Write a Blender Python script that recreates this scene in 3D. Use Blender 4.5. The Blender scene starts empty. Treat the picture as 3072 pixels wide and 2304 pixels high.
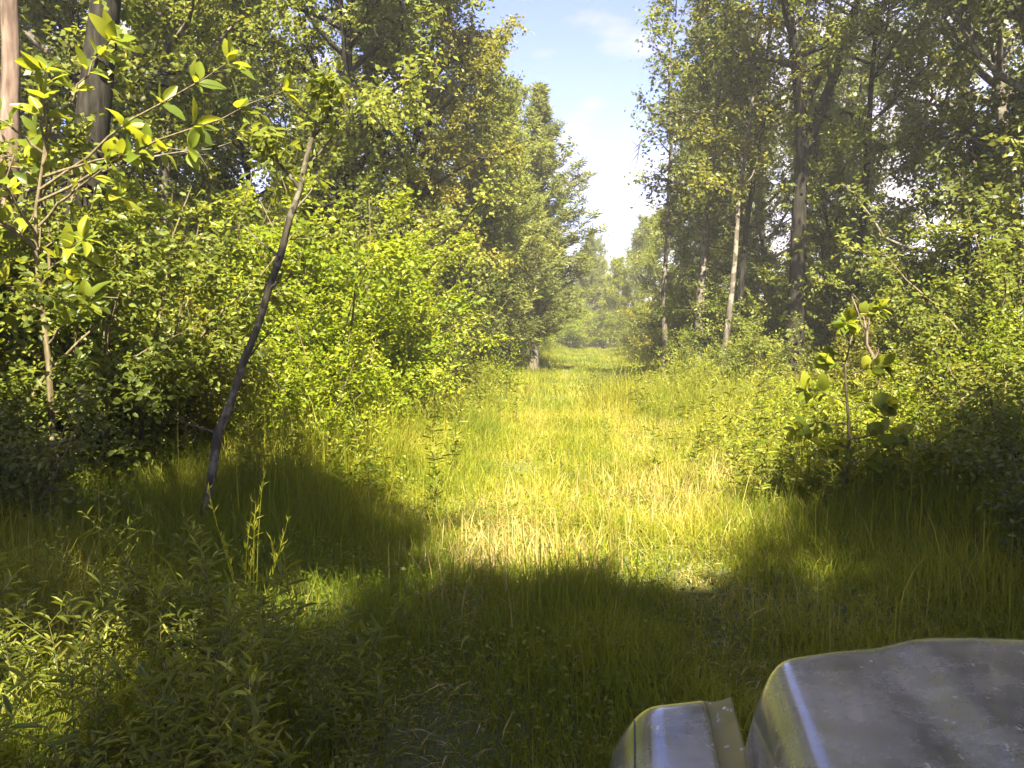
import bpy, math, random
import numpy as np
from mathutils import Vector

R = math.radians
scene = bpy.context.scene
col = scene.collection

# ------------------------------------------------------------------ camera
CAM_H = 1.8
cam_d = bpy.data.cameras.new('camera')
cam = bpy.data.objects.new('camera', cam_d)
col.objects.link(cam)
cam.location = (0, 0, CAM_H)
cam.rotation_euler = (R(90 - 4.16), 0, 0)
cam_d.sensor_width = 36
cam_d.lens = 18 / math.tan(R(31))
cam_d.clip_start = 0.05
cam_d.clip_end = 3000
scene.camera = cam

# ------------------------------------------------------------------ sky, sun, exposure
SUN_AZ, SUN_EL = 174, 52
world = bpy.data.worlds.new('World')
scene.world = world
world.use_nodes = True
wn, wl = world.node_tree.nodes, world.node_tree.links
bg = wn['Background']
sky = wn.new('ShaderNodeTexSky')
sky.sky_type = 'NISHITA'
sky.sun_disc = False
sky.sun_elevation = R(SUN_EL)
sky.sun_rotation = R(SUN_AZ)
sky.air_density = 1.0
sky.dust_density = 0.3
sky.ozone_density = 3.0
tc = wn.new('ShaderNodeTexCoord')
mp = wn.new('ShaderNodeMapping')
mp.inputs['Scale'].default_value = (1.0, 1.0, 2.0)
mp.inputs['Location'].default_value = (0.9, 0.4, 0.2)
nz = wn.new('ShaderNodeTexNoise')
nz.inputs['Scale'].default_value = 2.6
nz.inputs['Detail'].default_value = 9
nz.inputs['Roughness'].default_value = 0.56
rp = wn.new('ShaderNodeValToRGB')
rp.color_ramp.elements[0].position = 0.505
rp.color_ramp.elements[1].position = 0.66
mixc = wn.new('ShaderNodeMix')
mixc.data_type = 'RGBA'
mixc.inputs[7].default_value = (4.0, 3.3, 3.2, 1)
wl.new(tc.outputs['Generated'], mp.inputs[0])
wl.new(mp.outputs[0], nz.inputs['Vector'])
wl.new(nz.outputs[0], rp.inputs[0])
wl.new(rp.outputs[0], mixc.inputs[0])
tint = wn.new('ShaderNodeMix')
tint.data_type = 'RGBA'
tint.blend_type = 'MULTIPLY'
tint.inputs[0].default_value = 1.0
tint.inputs[7].default_value = (0.84, 0.68, 0.93, 1)
wl.new(sky.outputs[0], tint.inputs[6])
wl.new(tint.outputs[2], mixc.inputs[6])
wl.new(mixc.outputs[2], bg.inputs[0])
bg.inputs[1].default_value = 0.055

sun_d = bpy.data.lights.new('sun', 'SUN')
sun_d.energy = 5.0
sun_d.angle = R(0.55)
sun_d.color = (1.0, 0.91, 0.70)
sun = bpy.data.objects.new('sun', sun_d)
col.objects.link(sun)
sdir = Vector((math.sin(R(SUN_AZ)) * math.cos(R(SUN_EL)), math.cos(R(SUN_AZ)) * math.cos(R(SUN_EL)), math.sin(R(SUN_EL))))
sun.rotation_euler = sdir.to_track_quat('Z', 'Y').to_euler()
sun.location = sdir * 60

vs = scene.view_settings
vs.view_transform = 'Standard'
vs.look = 'None'
vs.gamma = 1
vs.exposure = 2.85
vs.use_curve_mapping = False
scene.cycles.max_bounces = 6
scene.cycles.diffuse_bounces = 3
scene.cycles.transmission_bounces = 5
scene.cycles.glossy_bounces = 2
scene.cycles.transparent_max_bounces = 4
scene.cycles.use_denoising = True
scene.cycles.sample_clamp_indirect = 6

# ------------------------------------------------------------------ helpers
UP = np.array((0.0, 0.0, 1.0))

def norm(v):
    return v / np.maximum(np.linalg.norm(v, axis=-1, keepdims=True), 1e-9)

def trail_x(y):
    return 0.05 + 0.075 * y + 0.00035 * y * y

def trail_hw(y):
    return np.clip(3.0 - 0.022 * y, 1.7, 3.0)

def gz(x, y):
    d = np.abs(x - trail_x(y)) - trail_hw(y)
    bank = 0.22 * (1 / (1 + np.exp(-(d - 0.9) * 2.2)))
    return bank + 0.05 * np.sin(x * 0.9 + 1.3) * np.sin(y * 0.6) + 0.03 * np.sin(x * 2.1 + y * 1.7)

def np_mesh(name, V, Q=None, T=None, rnd=None, smooth=False):
    """V (n,3); Q (m,4) quads; T (k,3) triangles; rnd one value per face (quads first)"""
    me = bpy.data.meshes.new(name)
    Q = np.zeros((0, 4), int) if Q is None else Q
    T = np.zeros((0, 3), int) if T is None else T
    nq, nt = len(Q), len(T)
    me.vertices.add(len(V))
    me.vertices.foreach_set('co', np.ascontiguousarray(V, dtype=np.float32).ravel())
    me.loops.add(nq * 4 + nt * 3)
    me.loops.foreach_set('vertex_index', np.concatenate([Q.ravel(), T.ravel()]).astype(np.int32))
    me.polygons.add(nq + nt)
    st = np.concatenate([np.arange(nq) * 4, nq * 4 + np.arange(nt) * 3]).astype(np.int32)
    me.polygons.foreach_set('loop_start', st)
    if smooth:
        me.polygons.foreach_set('use_smooth', np.ones(nq + nt, dtype=bool))
    if rnd is not None:
        a = me.attributes.new('rnd', 'FLOAT', 'FACE')
        a.data.foreach_set('value', np.asarray(rnd, dtype=np.float32))
    me.update()
    me.validate()
    return me

def obj(name, me, mat=None, parent=None, loc=None):
    o = bpy.data.objects.new(name, me)
    col.objects.link(o)
    if me is not None and mat is not None and len(me.materials) == 0:
        me.materials.append(mat)
    if parent is not None:
        o.parent = parent
    if loc is not None:
        o.location = loc
    return o

def tag(o, label=None, cat=None, group=None, kind=None):
    if label: o['label'] = label
    if cat: o['category'] = cat
    if group: o['group'] = group
    if kind: o['kind'] = kind
    return o

def empty(name, loc=(0, 0, 0), rz=0):
    o = bpy.data.objects.new(name, None)
    o.empty_display_size = 0.2
    o.location = loc
    o.rotation_euler = (0, 0, rz)
    col.objects.link(o)
    return o

# ------------------------------------------------------------------ materials
def new_mat(name):
    m = bpy.data.materials.new(name)
    m.use_nodes = True
    nt = m.node_tree
    nt.nodes.clear()
    out = nt.nodes.new('ShaderNodeOutputMaterial')
    return m, nt, out

def leaf_mat(name, cols, trans=(0.30, 0.36, 0.03), tw=0.42, rough=0.42, spec=0.4, vary=0.22):
    """cols: list of (position, rgb) over the per-leaf random value"""
    m, nt, out = new_mat(name)
    N, L = nt.nodes, nt.links
    at = N.new('ShaderNodeAttribute'); at.attribute_name = 'rnd'
    oi = N.new('ShaderNodeObjectInfo')
    ad = N.new('ShaderNodeMath'); ad.operation = 'MULTIPLY_ADD'
    ad.inputs[1].default_value = vary
    L.new(oi.outputs['Random'], ad.inputs[0])
    sub = N.new('ShaderNodeMath'); sub.operation = 'SUBTRACT'; sub.inputs[1].default_value = vary / 2
    L.new(at.outputs['Fac'], sub.inputs[0])
    L.new(sub.outputs[0], ad.inputs[2])
    rp = N.new('ShaderNodeValToRGB')
    e = rp.color_ramp.elements
    while len(e) > 1: e.remove(e[-1])
    e[0].position = cols[0][0]; e[0].color = (*cols[0][1], 1)
    for p, c in cols[1:]:
        x = e.new(p); x.color = (*c, 1)
    L.new(ad.outputs[0], rp.inputs[0])
    bs = N.new('ShaderNodeBsdfPrincipled')
    bs.inputs['Roughness'].default_value = rough
    bs.inputs['Specular IOR Level'].default_value = spec * 0.45
    L.new(rp.outputs[0], bs.inputs['Base Color'])
    tr = N.new('ShaderNodeBsdfTranslucent')
    mx = N.new('ShaderNodeMix'); mx.data_type = 'RGBA'; mx.blend_type = 'MIX'
    mx.inputs[0].default_value = 0.62
    mx.inputs[7].default_value = (*trans, 1)
    L.new(rp.outputs[0], mx.inputs[6])
    L.new(mx.outputs[2], tr.inputs['Color'])
    ms = N.new('ShaderNodeMixShader'); ms.inputs[0].default_value = tw
    L.new(bs.outputs[0], ms.inputs[1]); L.new(tr.outputs[0], ms.inputs[2])
    L.new(ms.outputs[0], out.inputs[0])
    return m

def bark_mat(name, c1, c2, scale=6, lichen=None):
    m, nt, out = new_mat(name)
    N, L = nt.nodes, nt.links
    t = N.new('ShaderNodeTexCoord')
    mp = N.new('ShaderNodeMapping'); mp.inputs['Scale'].default_value = (1, 1, 0.22)
    L.new(t.outputs['Object'], mp.inputs[0])
    n1 = N.new('ShaderNodeTexNoise'); n1.inputs['Scale'].default_value = scale * 3; n1.inputs['Detail'].default_value = 6
    L.new(mp.outputs[0], n1.inputs['Vector'])
    rp = N.new('ShaderNodeValToRGB')
    rp.color_ramp.elements[0].position = 0.35; rp.color_ramp.elements[0].color = (*c1, 1)
    rp.color_ramp.elements[1].position = 0.68; rp.color_ramp.elements[1].color = (*c2, 1)
    L.new(n1.outputs[0], rp.inputs[0])
    base = rp.outputs[0]
    if lichen:
        n2 = N.new('ShaderNodeTexNoise'); n2.inputs['Scale'].default_value = scale * 1.1; n2.inputs['Detail'].default_value = 4
        L.new(t.outputs['Object'], n2.inputs['Vector'])
        r2 = N.new('ShaderNodeValToRGB')
        r2.color_ramp.elements[0].position = 0.52; r2.color_ramp.elements[1].position = 0.6
        L.new(n2.outputs[0], r2.inputs[0])
        mx = N.new('ShaderNodeMix'); mx.data_type = 'RGBA'
        L.new(r2.outputs[0], mx.inputs[0]); L.new(base, mx.inputs[6])
        mx.inputs[7].default_value = (*lichen, 1)
        base = mx.outputs[2]
    bs = N.new('ShaderNodeBsdfPrincipled'); bs.inputs['Roughness'].default_value = 0.9; bs.inputs['Specular IOR Level'].default_value = 0.1
    L.new(base, bs.inputs['Base Color'])
    bp = N.new('ShaderNodeBump'); bp.inputs['Strength'].default_value = 0.8; bp.inputs['Distance'].default_value = 0.02
    L.new(n1.outputs[0], bp.inputs['Height']); L.new(bp.outputs[0], bs.inputs['Normal'])
    L.new(bs.outputs[0], out.inputs[0])
    return m

M = {}
M['grass'] = leaf_mat('grass_blades', [(0.0, (0.08, 0.125, 0.010)), (0.45, (0.22, 0.225, 0.020)), (0.72, (0.33, 0.29, 0.036)), (0.9, (0.43, 0.34, 0.09)), (1.0, (0.48, 0.38, 0.15))], (0.46, 0.44, 0.025), 0.45, 0.5, 0.35)
M['straw'] = leaf_mat('dry_grass', [(0.0, (0.20, 0.16, 0.04)), (0.5, (0.36, 0.27, 0.09)), (1.0, (0.45, 0.35, 0.16))], (0.42, 0.32, 0.07), 0.3, 0.6, 0.3)
M['weed'] = leaf_mat('weed_leaves', [(0.0, (0.06, 0.10, 0.009)), (0.5, (0.15, 0.175, 0.014)), (1.0, (0.28, 0.26, 0.028))], (0.40, 0.41, 0.02), 0.42, 0.4, 0.45)
M['forb'] = leaf_mat('forb_leaves', [(0.0, (0.06, 0.09, 0.012)), (0.6, (0.14, 0.155, 0.018)), (1.0, (0.25, 0.24, 0.03))], (0.38, 0.38, 0.02), 0.40, 0.36, 0.5)
M['leaf_mid'] = leaf_mat('broad_leaves', [(0.0, (0.060, 0.082, 0.016)), (0.5, (0.125, 0.15, 0.024)), (1.0, (0.23, 0.225, 0.04))], (0.34, 0.36, 0.03), 0.42, 0.38, 0.45)
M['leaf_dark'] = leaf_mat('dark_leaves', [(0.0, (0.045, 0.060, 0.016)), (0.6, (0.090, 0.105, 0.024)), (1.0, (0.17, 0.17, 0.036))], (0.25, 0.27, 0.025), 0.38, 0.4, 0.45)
M['leaf_bright'] = leaf_mat('bright_leaves', [(0.0, (0.075, 0.12, 0.008)), (0.5, (0.165, 0.205, 0.013)), (1.0, (0.28, 0.28, 0.025))], (0.42, 0.46, 0.016), 0.46, 0.38, 0.45)
M['leaf_gold'] = leaf_mat('yellowing_leaves', [(0.0, (0.085, 0.098, 0.016)), (0.5, (0.155, 0.155, 0.024)), (1.0, (0.25, 0.215, 0.035))], (0.34, 0.32, 0.03), 0.42, 0.4, 0.4)
M['leaf_big'] = leaf_mat('large_leaves', [(0.0, (0.05, 0.08, 0.012)), (0.55, (0.12, 0.15, 0.014)), (1.0, (0.22, 0.22, 0.018))], (0.48, 0.48, 0.02), 0.46, 0.36, 0.5, 0.9)
M['needle'] = leaf_mat('conifer_sprays', [(0.0, (0.075, 0.095, 0.03)), (0.5, (0.14, 0.16, 0.038)), (1.0, (0.23, 0.225, 0.055))], (0.33, 0.35, 0.055), 0.36, 0.5, 0.3)
M['bark_shade_dark'] = bark_mat('shade_darkened_bark', (0.010, 0.009, 0.007), (0.034, 0.030, 0.024), 6)  # dark brown, deepened in colour to stand for shade on the thick trunk
M['bark_grey'] = bark_mat('grey_bark', (0.045, 0.038, 0.030), (0.13, 0.11, 0.088), 5, (0.17, 0.155, 0.12))
M['bark_pink'] = bark_mat('pinkish_bark', (0.07, 0.048, 0.038), (0.20, 0.145, 0.115), 4)
M['bark_mottled'] = bark_mat('mottled_bark', (0.040, 0.034, 0.024), (0.105, 0.090, 0.062), 9, (0.15, 0.135, 0.10))
M['twig'] = bark_mat('twig_bark', (0.07, 0.055, 0.03), (0.16, 0.13, 0.075), 10)
M['stem'] = bark_mat('green_stem', (0.09, 0.10, 0.03), (0.16, 0.16, 0.05), 10)

# ------------------------------------------------------------------ the ground
def ground_material():
    m, nt, out = new_mat('soil_and_thatch')
    N, L = nt.nodes, nt.links
    t = N.new('ShaderNodeTexCoord')
    n1 = N.new('ShaderNodeTexNoise'); n1.inputs['Scale'].default_value = 1.3; n1.inputs['Detail'].default_value = 8
    L.new(t.outputs['Object'], n1.inputs['Vector'])
    n2 = N.new('ShaderNodeTexNoise'); n2.inputs['Scale'].default_value = 38; n2.inputs['Detail'].default_value = 6
    L.new(t.outputs['Object'], n2.inputs['Vector'])
    rp = N.new('ShaderNodeValToRGB')
    rp.color_ramp.elements[0].position = 0.3; rp.color_ramp.elements[0].color = (0.050, 0.050, 0.014, 1)
    rp.color_ramp.elements[1].position = 0.72; rp.color_ramp.elements[1].color = (0.105, 0.098, 0.024, 1)
    x = rp.color_ramp.elements.new(0.5); x.color = (0.06, 0.075, 0.014, 1)
    md = N.new('ShaderNodeMath'); md.operation = 'MULTIPLY_ADD'; md.inputs[1].default_value = 0.6
    sc = N.new('ShaderNodeMath'); sc.operation = 'MULTIPLY'; sc.inputs[1].default_value = 0.4
    L.new(n2.outputs[0], sc.inputs[0])
    L.new(n1.outputs[0], md.inputs[0]); L.new(sc.outputs[0], md.inputs[2])
    L.new(md.outputs[0], rp.inputs[0])
    bs = N.new('ShaderNodeBsdfPrincipled'); bs.inputs['Roughness'].default_value = 0.95
    L.new(rp.outputs[0], bs.inputs['Base Color'])
    bp = N.new('ShaderNodeBump'); bp.inputs['Strength'].default_value = 0.7; bp.inputs['Distance'].default_value = 0.03
    L.new(n2.outputs[0], bp.inputs['Height']); L.new(bp.outputs[0], bs.inputs['Normal'])
    L.new(bs.outputs[0], out.inputs[0])
    return m

gx = np.unique(np.concatenate([np.linspace(-12, 14, 79), np.linspace(-900, -12, 24), np.linspace(14, 900, 24)]))
gy = np.unique(np.concatenate([np.linspace(-8, 62, 141), np.linspace(-300, -8, 12), np.linspace(62, 1400, 24)]))
GX, GY = np.meshgrid(gx, gy)
GV = np.stack([GX, GY, gz(GX, GY)], -1).reshape(-1, 3)
nx, ny = len(gx), len(gy)
ii = (np.arange(ny - 1)[:, None] * nx + np.arange(nx - 1)[None, :]).ravel()
GQ = np.stack([ii, ii + 1, ii + nx + 1, ii + nx], -1)
tag(obj('ground', np_mesh('ground', GV, GQ, smooth=True), ground_material()), kind='structure')

# ------------------------------------------------------------------ leaf and tube builders
T_QUAD = (np.array([(0, 0, 0), (-.5, .42, .10), (0, 1, -.10), (.5, .42, .10)]), np.array([(0, 3, 2, 1)]))
T_OVAL = (np.array([(0, 0, 0), (-.42, .28, .07), (-.36, .68, .03), (0, 1, -.12), (.36, .68, .03), (.42, .28, .07)]),
          np.array([(0, 3, 2, 1), (0, 5, 4, 3)]))

class Acc:
    """collects leaves and tubes, then becomes one mesh"""
    def __init__(s): s.V, s.Q, s.r, s.n = [], [], [], 0
    def add(s, V, Q, r):
        s.V.append(V); s.Q.append(Q + s.n); s.r.append(r); s.n += len(V)
    def leaves(s, P, D, Nn, Ls, Ws, r, tmpl=T_QUAD):
        tv, tq = tmpl
        D = norm(D)
        Nn = norm(Nn - (Nn * D).sum(-1, keepdims=True) * D)
        S = np.cross(D, Nn)
        k = len(tv)
        V = (P[:, None, :] + tv[None, :, 1, None] * (Ls[:, None] * D)[:, None, :]
             + tv[None, :, 0, None] * (Ws[:, None] * S)[:, None, :]
             + tv[None, :, 2, None] * (Ls[:, None] * Nn)[:, None, :])
        Q = (np.arange(len(P))[:, None, None] * k + tq[None]).reshape(-1, 4)
        s.add(V.reshape(-1, 3), Q, np.repeat(r, len(tq)))
    def tube(s, pts, rad, n=6, rv=0.5):
        pts = np.asarray(pts, float); rad = np.asarray(rad, float)
        d = np.gradient(pts, axis=0); d = norm(d)
        ref = np.array((0.31, 0.95, 0.05))
        a = norm(np.cross(d, ref)); b = np.cross(d, a)
        th = np.arange(n) / n * 2 * np.pi
        V = pts[:, None] + rad[:, None, None] * (np.cos(th)[None, :, None] * a[:, None] + np.sin(th)[None, :, None] * b[:, None])
        m = len(pts)
        i = np.arange(m - 1)[:, None] * n; j = np.arange(n)[None]
        j2 = (j + 1) % n
        Q = np.stack([i + j, i + j2, i + n + j2, i + n + j], -1).reshape(-1, 4)
        s.add(V.reshape(-1, 3), Q, np.full(len(Q), rv))
    def mesh(s, name, smooth=False):
        return np_mesh(name, np.concatenate(s.V), np.concatenate(s.Q), rnd=np.concatenate(s.r), smooth=smooth)
    def tris(s): return 2 * sum(len(q) for q in s.Q)

def rv(rng, n): return norm(rng.normal(size=(n, 3)))

def sprays(acc, rng, P0, D, ln, k, L, W, droop=0.15, tmpl=T_QUAD, flat=0.5, twig_acc=None, rbase=None):
    """twigs at P0 along D of length ln carrying k alternate leaves each"""
    n = len(P0)
    D = norm(D)
    side = norm(np.cross(D, UP + 0.35 * rng.normal(size=(n, 3))))
    t = (np.arange(k) + 0.6) / k
    pos = P0[:, None] + D[:, None] * (ln[:, None] * t[None])[..., None]
    pos[..., 2] -= droop * (ln[:, None] * t[None] ** 2)
    pos = pos + rng.normal(size=pos.shape) * 0.02
    sg = np.where(np.arange(k) % 2 == 0, 1.0, -1.0)
    dirs = D[:, None] * 0.55 + side[:, None] * sg[None, :, None] * 0.85 + rng.normal(size=(n, k, 3)) * 0.30
    dirs[..., 2] -= droop * 1.2
    Nn = UP * flat + rng.normal(size=(n, k, 3)) * 0.55 + 0.12 * D[:, None]
    Ls = L * rng.uniform(0.65, 1.2, (n, k)); Ws = Ls * (W / L) * rng.uniform(0.85, 1.1, (n, k))
    base = rng.uniform(0, 1, n) if rbase is None else rbase
    r = np.clip(0.55 * base[:, None] + 0.45 * rng.uniform(0, 1, (n, k)), 0, 1)
    acc.leaves(pos.reshape(-1, 3), dirs.reshape(-1, 3), Nn.reshape(-1, 3), Ls.ravel(), Ws.ravel(), r.ravel(), tmpl)
    if twig_acc is not None:
        for i in range(n):
            twig_acc.tube([P0[i], P0[i] + D[i] * ln[i] * .55 - UP * droop * ln[i] * .3, P0[i] + D[i] * ln[i] - UP * droop * ln[i]], [0.006, 0.004, 0.002], 3)

def branch(rng, p, d, ln, n=5, lift=0.25, wob=0.12):
    pts = [np.array(p, float)]
    d = np.array(d, float)
    for i in range(n - 1):
        d = norm(d + UP * lift / n + rng.normal(size=3) * wob)
        pts.append(pts[-1] + d * ln / (n - 1))
    return np.array(pts)

def along(pts, t):
    x = t * (len(pts) - 1); i = int(min(x, len(pts) - 2)); f = x - i
    return pts[i] * (1 - f) + pts[i + 1] * f, norm(pts[i + 1] - pts[i])

def broadleaf(seed, H, r0, base, cr, limbs, leaves, L=0.10, W=0.065, trunk=None, subs=5, fork=None, creeper=0, shape='round', lift=0.35, elev=(15, 55)):
    """returns (trunk mesh, crown mesh) of a tapered, limbed tree; base = height fraction where limbs begin"""
    rng = np.random.default_rng(seed)
    wood, crown = Acc(), Acc()
    if trunk is None:
        trunk = branch(rng, (0, 0, -0.15), (0.06 * rng.normal(), 0.06 * rng.normal(), 1), H, 9, 0.5, 0.055)
    else:
        trunk = np.array(trunk, float)
        # resample smoothly
        tt = np.linspace(0, 1, 10)
        trunk = np.array([along(trunk, t)[0] for t in tt]) + np.concatenate([np.zeros((1, 3)), rng.normal(size=(9, 3)) * (0.025, 0.025, 0)])
    tl = np.linspace(0, 1, len(trunk))
    rad = r0 * (1 - 0.86 * tl ** 0.9); rad[0] *= 1.35
    wood.tube(trunk, rad, 12)
    stems = [(trunk, r0)]
    if fork:
        for (t, d, ln, fr) in fork:
            p, _ = along(trunk, t)
            b = branch(rng, p, d, ln, 7, 0.3, 0.06)
            wood.tube(b, r0 * fr * (1 - 0.8 * np.linspace(0, 1, 7)), 9)
            stems.append((b, r0 * fr))
    tw_p, tw_d, tw_b = [], [], []
    per = max(1, int(leaves / 9 / max(1, limbs * subs)))
    az = rng.uniform(0, 6.28)
    for i in range(limbs):
        st, sr = stems[i % len(stems)] if i % 3 else stems[0]
        f = (i + rng.uniform(0, 1)) / limbs
        t = base + (0.98 - base) * f if st is trunk else 0.25 + 0.72 * f
        p, _ = along(st, t)
        az += 2.4 + rng.normal() * 0.35
        g = (t - base) / (1 - base) if st is trunk else f
        prof = {'round': math.sin(math.pi * min(1, 0.18 + 0.78 * g)) ** 0.7, 'cone': 1.08 - 0.9 * g, 'top': 0.35 + 0.75 * g}[shape]
        ln = cr * prof * rng.uniform(0.7, 1.2)
        el = R(elev[0] + (elev[1] - elev[0]) * g) + rng.normal() * 0.12
        d = np.array((math.cos(az) * math.cos(el), math.sin(az) * math.cos(el), math.sin(el)))
        b = branch(rng, p, d, ln, 6, lift, 0.14)
        rr = max(0.012, min(sr * (1 - 0.85 * t) * 0.75, 0.03 * ln))
        wood.tube(b, rr * (1 - 0.8 * np.linspace(0, 1, 6)), 6)
        bb = rng.uniform(0, 1)
        for s in range(subs):
            u = 0.25 + 0.75 * (s + rng.uniform(0.1, 0.9)) / subs
            p2, d2 = along(b, u)
            d3 = norm(d2 * 0.6 + rng.normal(size=3) * 0.6 + UP * 0.1)
            ln2 = ln * rng.uniform(0.22, 0.42) + 0.2
            b2 = branch(rng, p2, d3, ln2, 4, 0.2, 0.16)
            wood.tube(b2, rr * 0.4 * (1 - 0.8 * np.linspace(0, 1, 4)), 4)
            for q in range(per):
                pq, dq = along(b2, rng.uniform(0.15, 1.0))
                tw_p.append(pq + rng.normal(size=3) * 0.05)
                tw_d.append(dq * 0.5 + rng.normal(size=3) * 0.75 + UP * 0.05)
                tw_b.append(np.clip(bb + rng.normal() * 0.25, 0, 1))
    tw_p, tw_d, tw_b = np.array(tw_p), np.array(tw_d), np.array(tw_b)
    sprays(crown, rng, tw_p, tw_d, rng.uniform(0.28, 0.62, len(tw_p)), 9, L, W, 0.22, T_QUAD, 0.55, None, tw_b)
    if creeper:
        n = creeper
        t = rng.uniform(0.02, 0.8, n) ** 0.9
        pp = np.array([along(trunk, a)[0] for a in t])
        ang = rng.uniform(0, 6.28, n)
        o = np.stack([np.cos(ang), np.sin(ang), np.zeros(n)], -1)
        pp = pp + o * (r0 * (1 - 0.8 * t) * 1.05)[:, None]
        sprays(crown, rng, pp, o + UP * rng.normal(size=(n, 1)) * .6, rng.uniform(0.12, 0.35, n), 6, L * 0.9, W, 0.3)
    return wood.mesh('trunk', True), crown.mesh('crown')

def conifer(seed, H, r0, cr, whorls, per, L=0.16):
    """feathery, ascending, narrow conifer"""
    rng = np.random.default_rng(seed)
    wood, crown = Acc(), Acc()
    trunk = branch(rng, (0, 0, -0.15), (0.02, 0.01, 1), H, 9, 0.5, 0.02)
    wood.tube(trunk, r0 * (1 - 0.93 * np.linspace(0, 1, 9)), 10)
    P0, D, B, LN = [], [], [], []
    az = 0
    for i in range(whorls):
        f = (i + rng.uniform(0, 1)) / whorls
        t = 0.11 + 0.88 * f ** 0.9
        p, _ = along(trunk, t)
        az += 2.4 + rng.normal() * 0.4
        ln = cr * (1.0 - f) ** 0.9 * min(1.0, 0.45 + 2.2 * f) * rng.uniform(0.65, 1.2) + 0.06
        el = R(12 + 40 * f)
        d = np.array((math.cos(az) * math.cos(el), math.sin(az) * math.cos(el), math.sin(el)))
        b = branch(rng, p, d, ln, 6, 0.3, 0.08)
        wood.tube(b, 0.014 * ln * (1 - 0.85 * np.linspace(0, 1, 6)) + 0.003, 4)
        bb = rng.uniform(0, 1)
        for q in range(int(per * (0.25 + 1.5 * ln / cr)) + 4):
            u = rng.uniform(0.05, 1.0)
            pq, dq = along(b, u)
            P0.append(pq); D.append(dq * 0.7 + rng.normal(size=3) * 0.5 + UP * 0.35); B.append(np.clip(bb + rng.normal() * .25, 0, 1)); LN.append(rng.uniform(0.18, 0.46) * (1.15 - 0.75 * f))
    sprays(crown, rng, np.array(P0), np.array(D), np.array(LN), 8, L, L * 0.2, 0.05, T_QUAD, 0.2, None, np.array(B))
    return wood.mesh('trunk', True), crown.mesh('crown')

def shrub(seed, H, spread, stems, leaves, L=0.075, W=0.045, shoots=0, tmpl=T_OVAL, hug=0.0):
    rng = np.random.default_rng(seed)
    wood, crown = Acc(), Acc()
    tp, td, tb, tln = [], [], [], []
    per = max(2, int(leaves / 8 / (stems * 4)))
    for i in range(stems):
        az = i * 2.4 + rng.normal() * 0.4
        out = rng.uniform(0.15, 1.0)
        p = np.array((math.cos(az), math.sin(az), 0)) * spread * 0.22 * out + (0, 0, -0.05)
        d = np.array((math.cos(az) * out * spread / H * 1.2, math.sin(az) * out * spread / H * 1.2, 1.0))
        ln = H * rng.uniform(0.55, 1.05) * (1.05 - 0.25 * out)
        b = branch(rng, p, norm(d), ln, 7, -0.1 if shoots else 0.05, 0.13)
        wood.tube(b, 0.008 * ln * (1 - 0.85 * np.linspace(0, 1, 7)) + 0.003, 5)
        bb = rng.uniform(0, 1)
        for s in range(4):
            u = 0.18 + 0.8 * (s + rng.uniform(0, 1)) / 4
            p2, d2 = along(b, u)
            d3 = norm(d2 * 0.35 + np.array((math.cos(az), math.sin(az), 0)) * 0.4 + rng.normal(size=3) * 0.65)
            ln2 = spread * rng.uniform(0.2, 0.5)
            b2 = branch(rng, p2, d3, ln2, 4, 0.1, 0.18)
            wood.tube(b2, 0.006 * ln2 * (1 - 0.8 * np.linspace(0, 1, 4)) + 0.002, 4)
            for q in range(per):
                pq, dq = along(b2, rng.uniform(0.05, 1))
                tp.append(pq); td.append(dq * 0.6 + rng.normal(size=3) * 0.7 + UP * 0.15)
                tb.append(np.clip(bb + rng.normal() * 0.25, 0, 1)); tln.append(rng.uniform(0.2, 0.5))
    for i in range(shoots):
        az = rng.uniform(0, 6.28)
        p = np.array((math.cos(az), math.sin(az), 0)) * spread * rng.uniform(0.1, 0.6) + UP * H * rng.uniform(0.35, 0.85)
        d = norm(np.array((math.cos(az), math.sin(az), rng.uniform(0.5, 1.6))))
        b = branch(rng, p, d, rng.uniform(0.6, 1.2), 6, -0.5, 0.06)
        wood.tube(b, 0.006 * (1 - 0.8 * np.linspace(0, 1, 6)) + 0.002, 4)
        for u in np.linspace(0.1, 1, 12):
            pq, dq = along(b, u)
            sd = norm(np.cross(dq, UP))
            for sgn in (-1, 1):
                tp.append(pq); td.append(dq * 0.6 + sd * sgn + rng.normal(size=3) * 0.2); tb.append(0.7); tln.append(rng.uniform(0.12, 0.25))
    sprays(crown, rng, np.array(tp), np.array(td), np.array(tln), 8, L, W, 0.12, tmpl, 0.5, None, np.array(tb))
    return wood.mesh('stems', True), crown.mesh('foliage')

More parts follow.
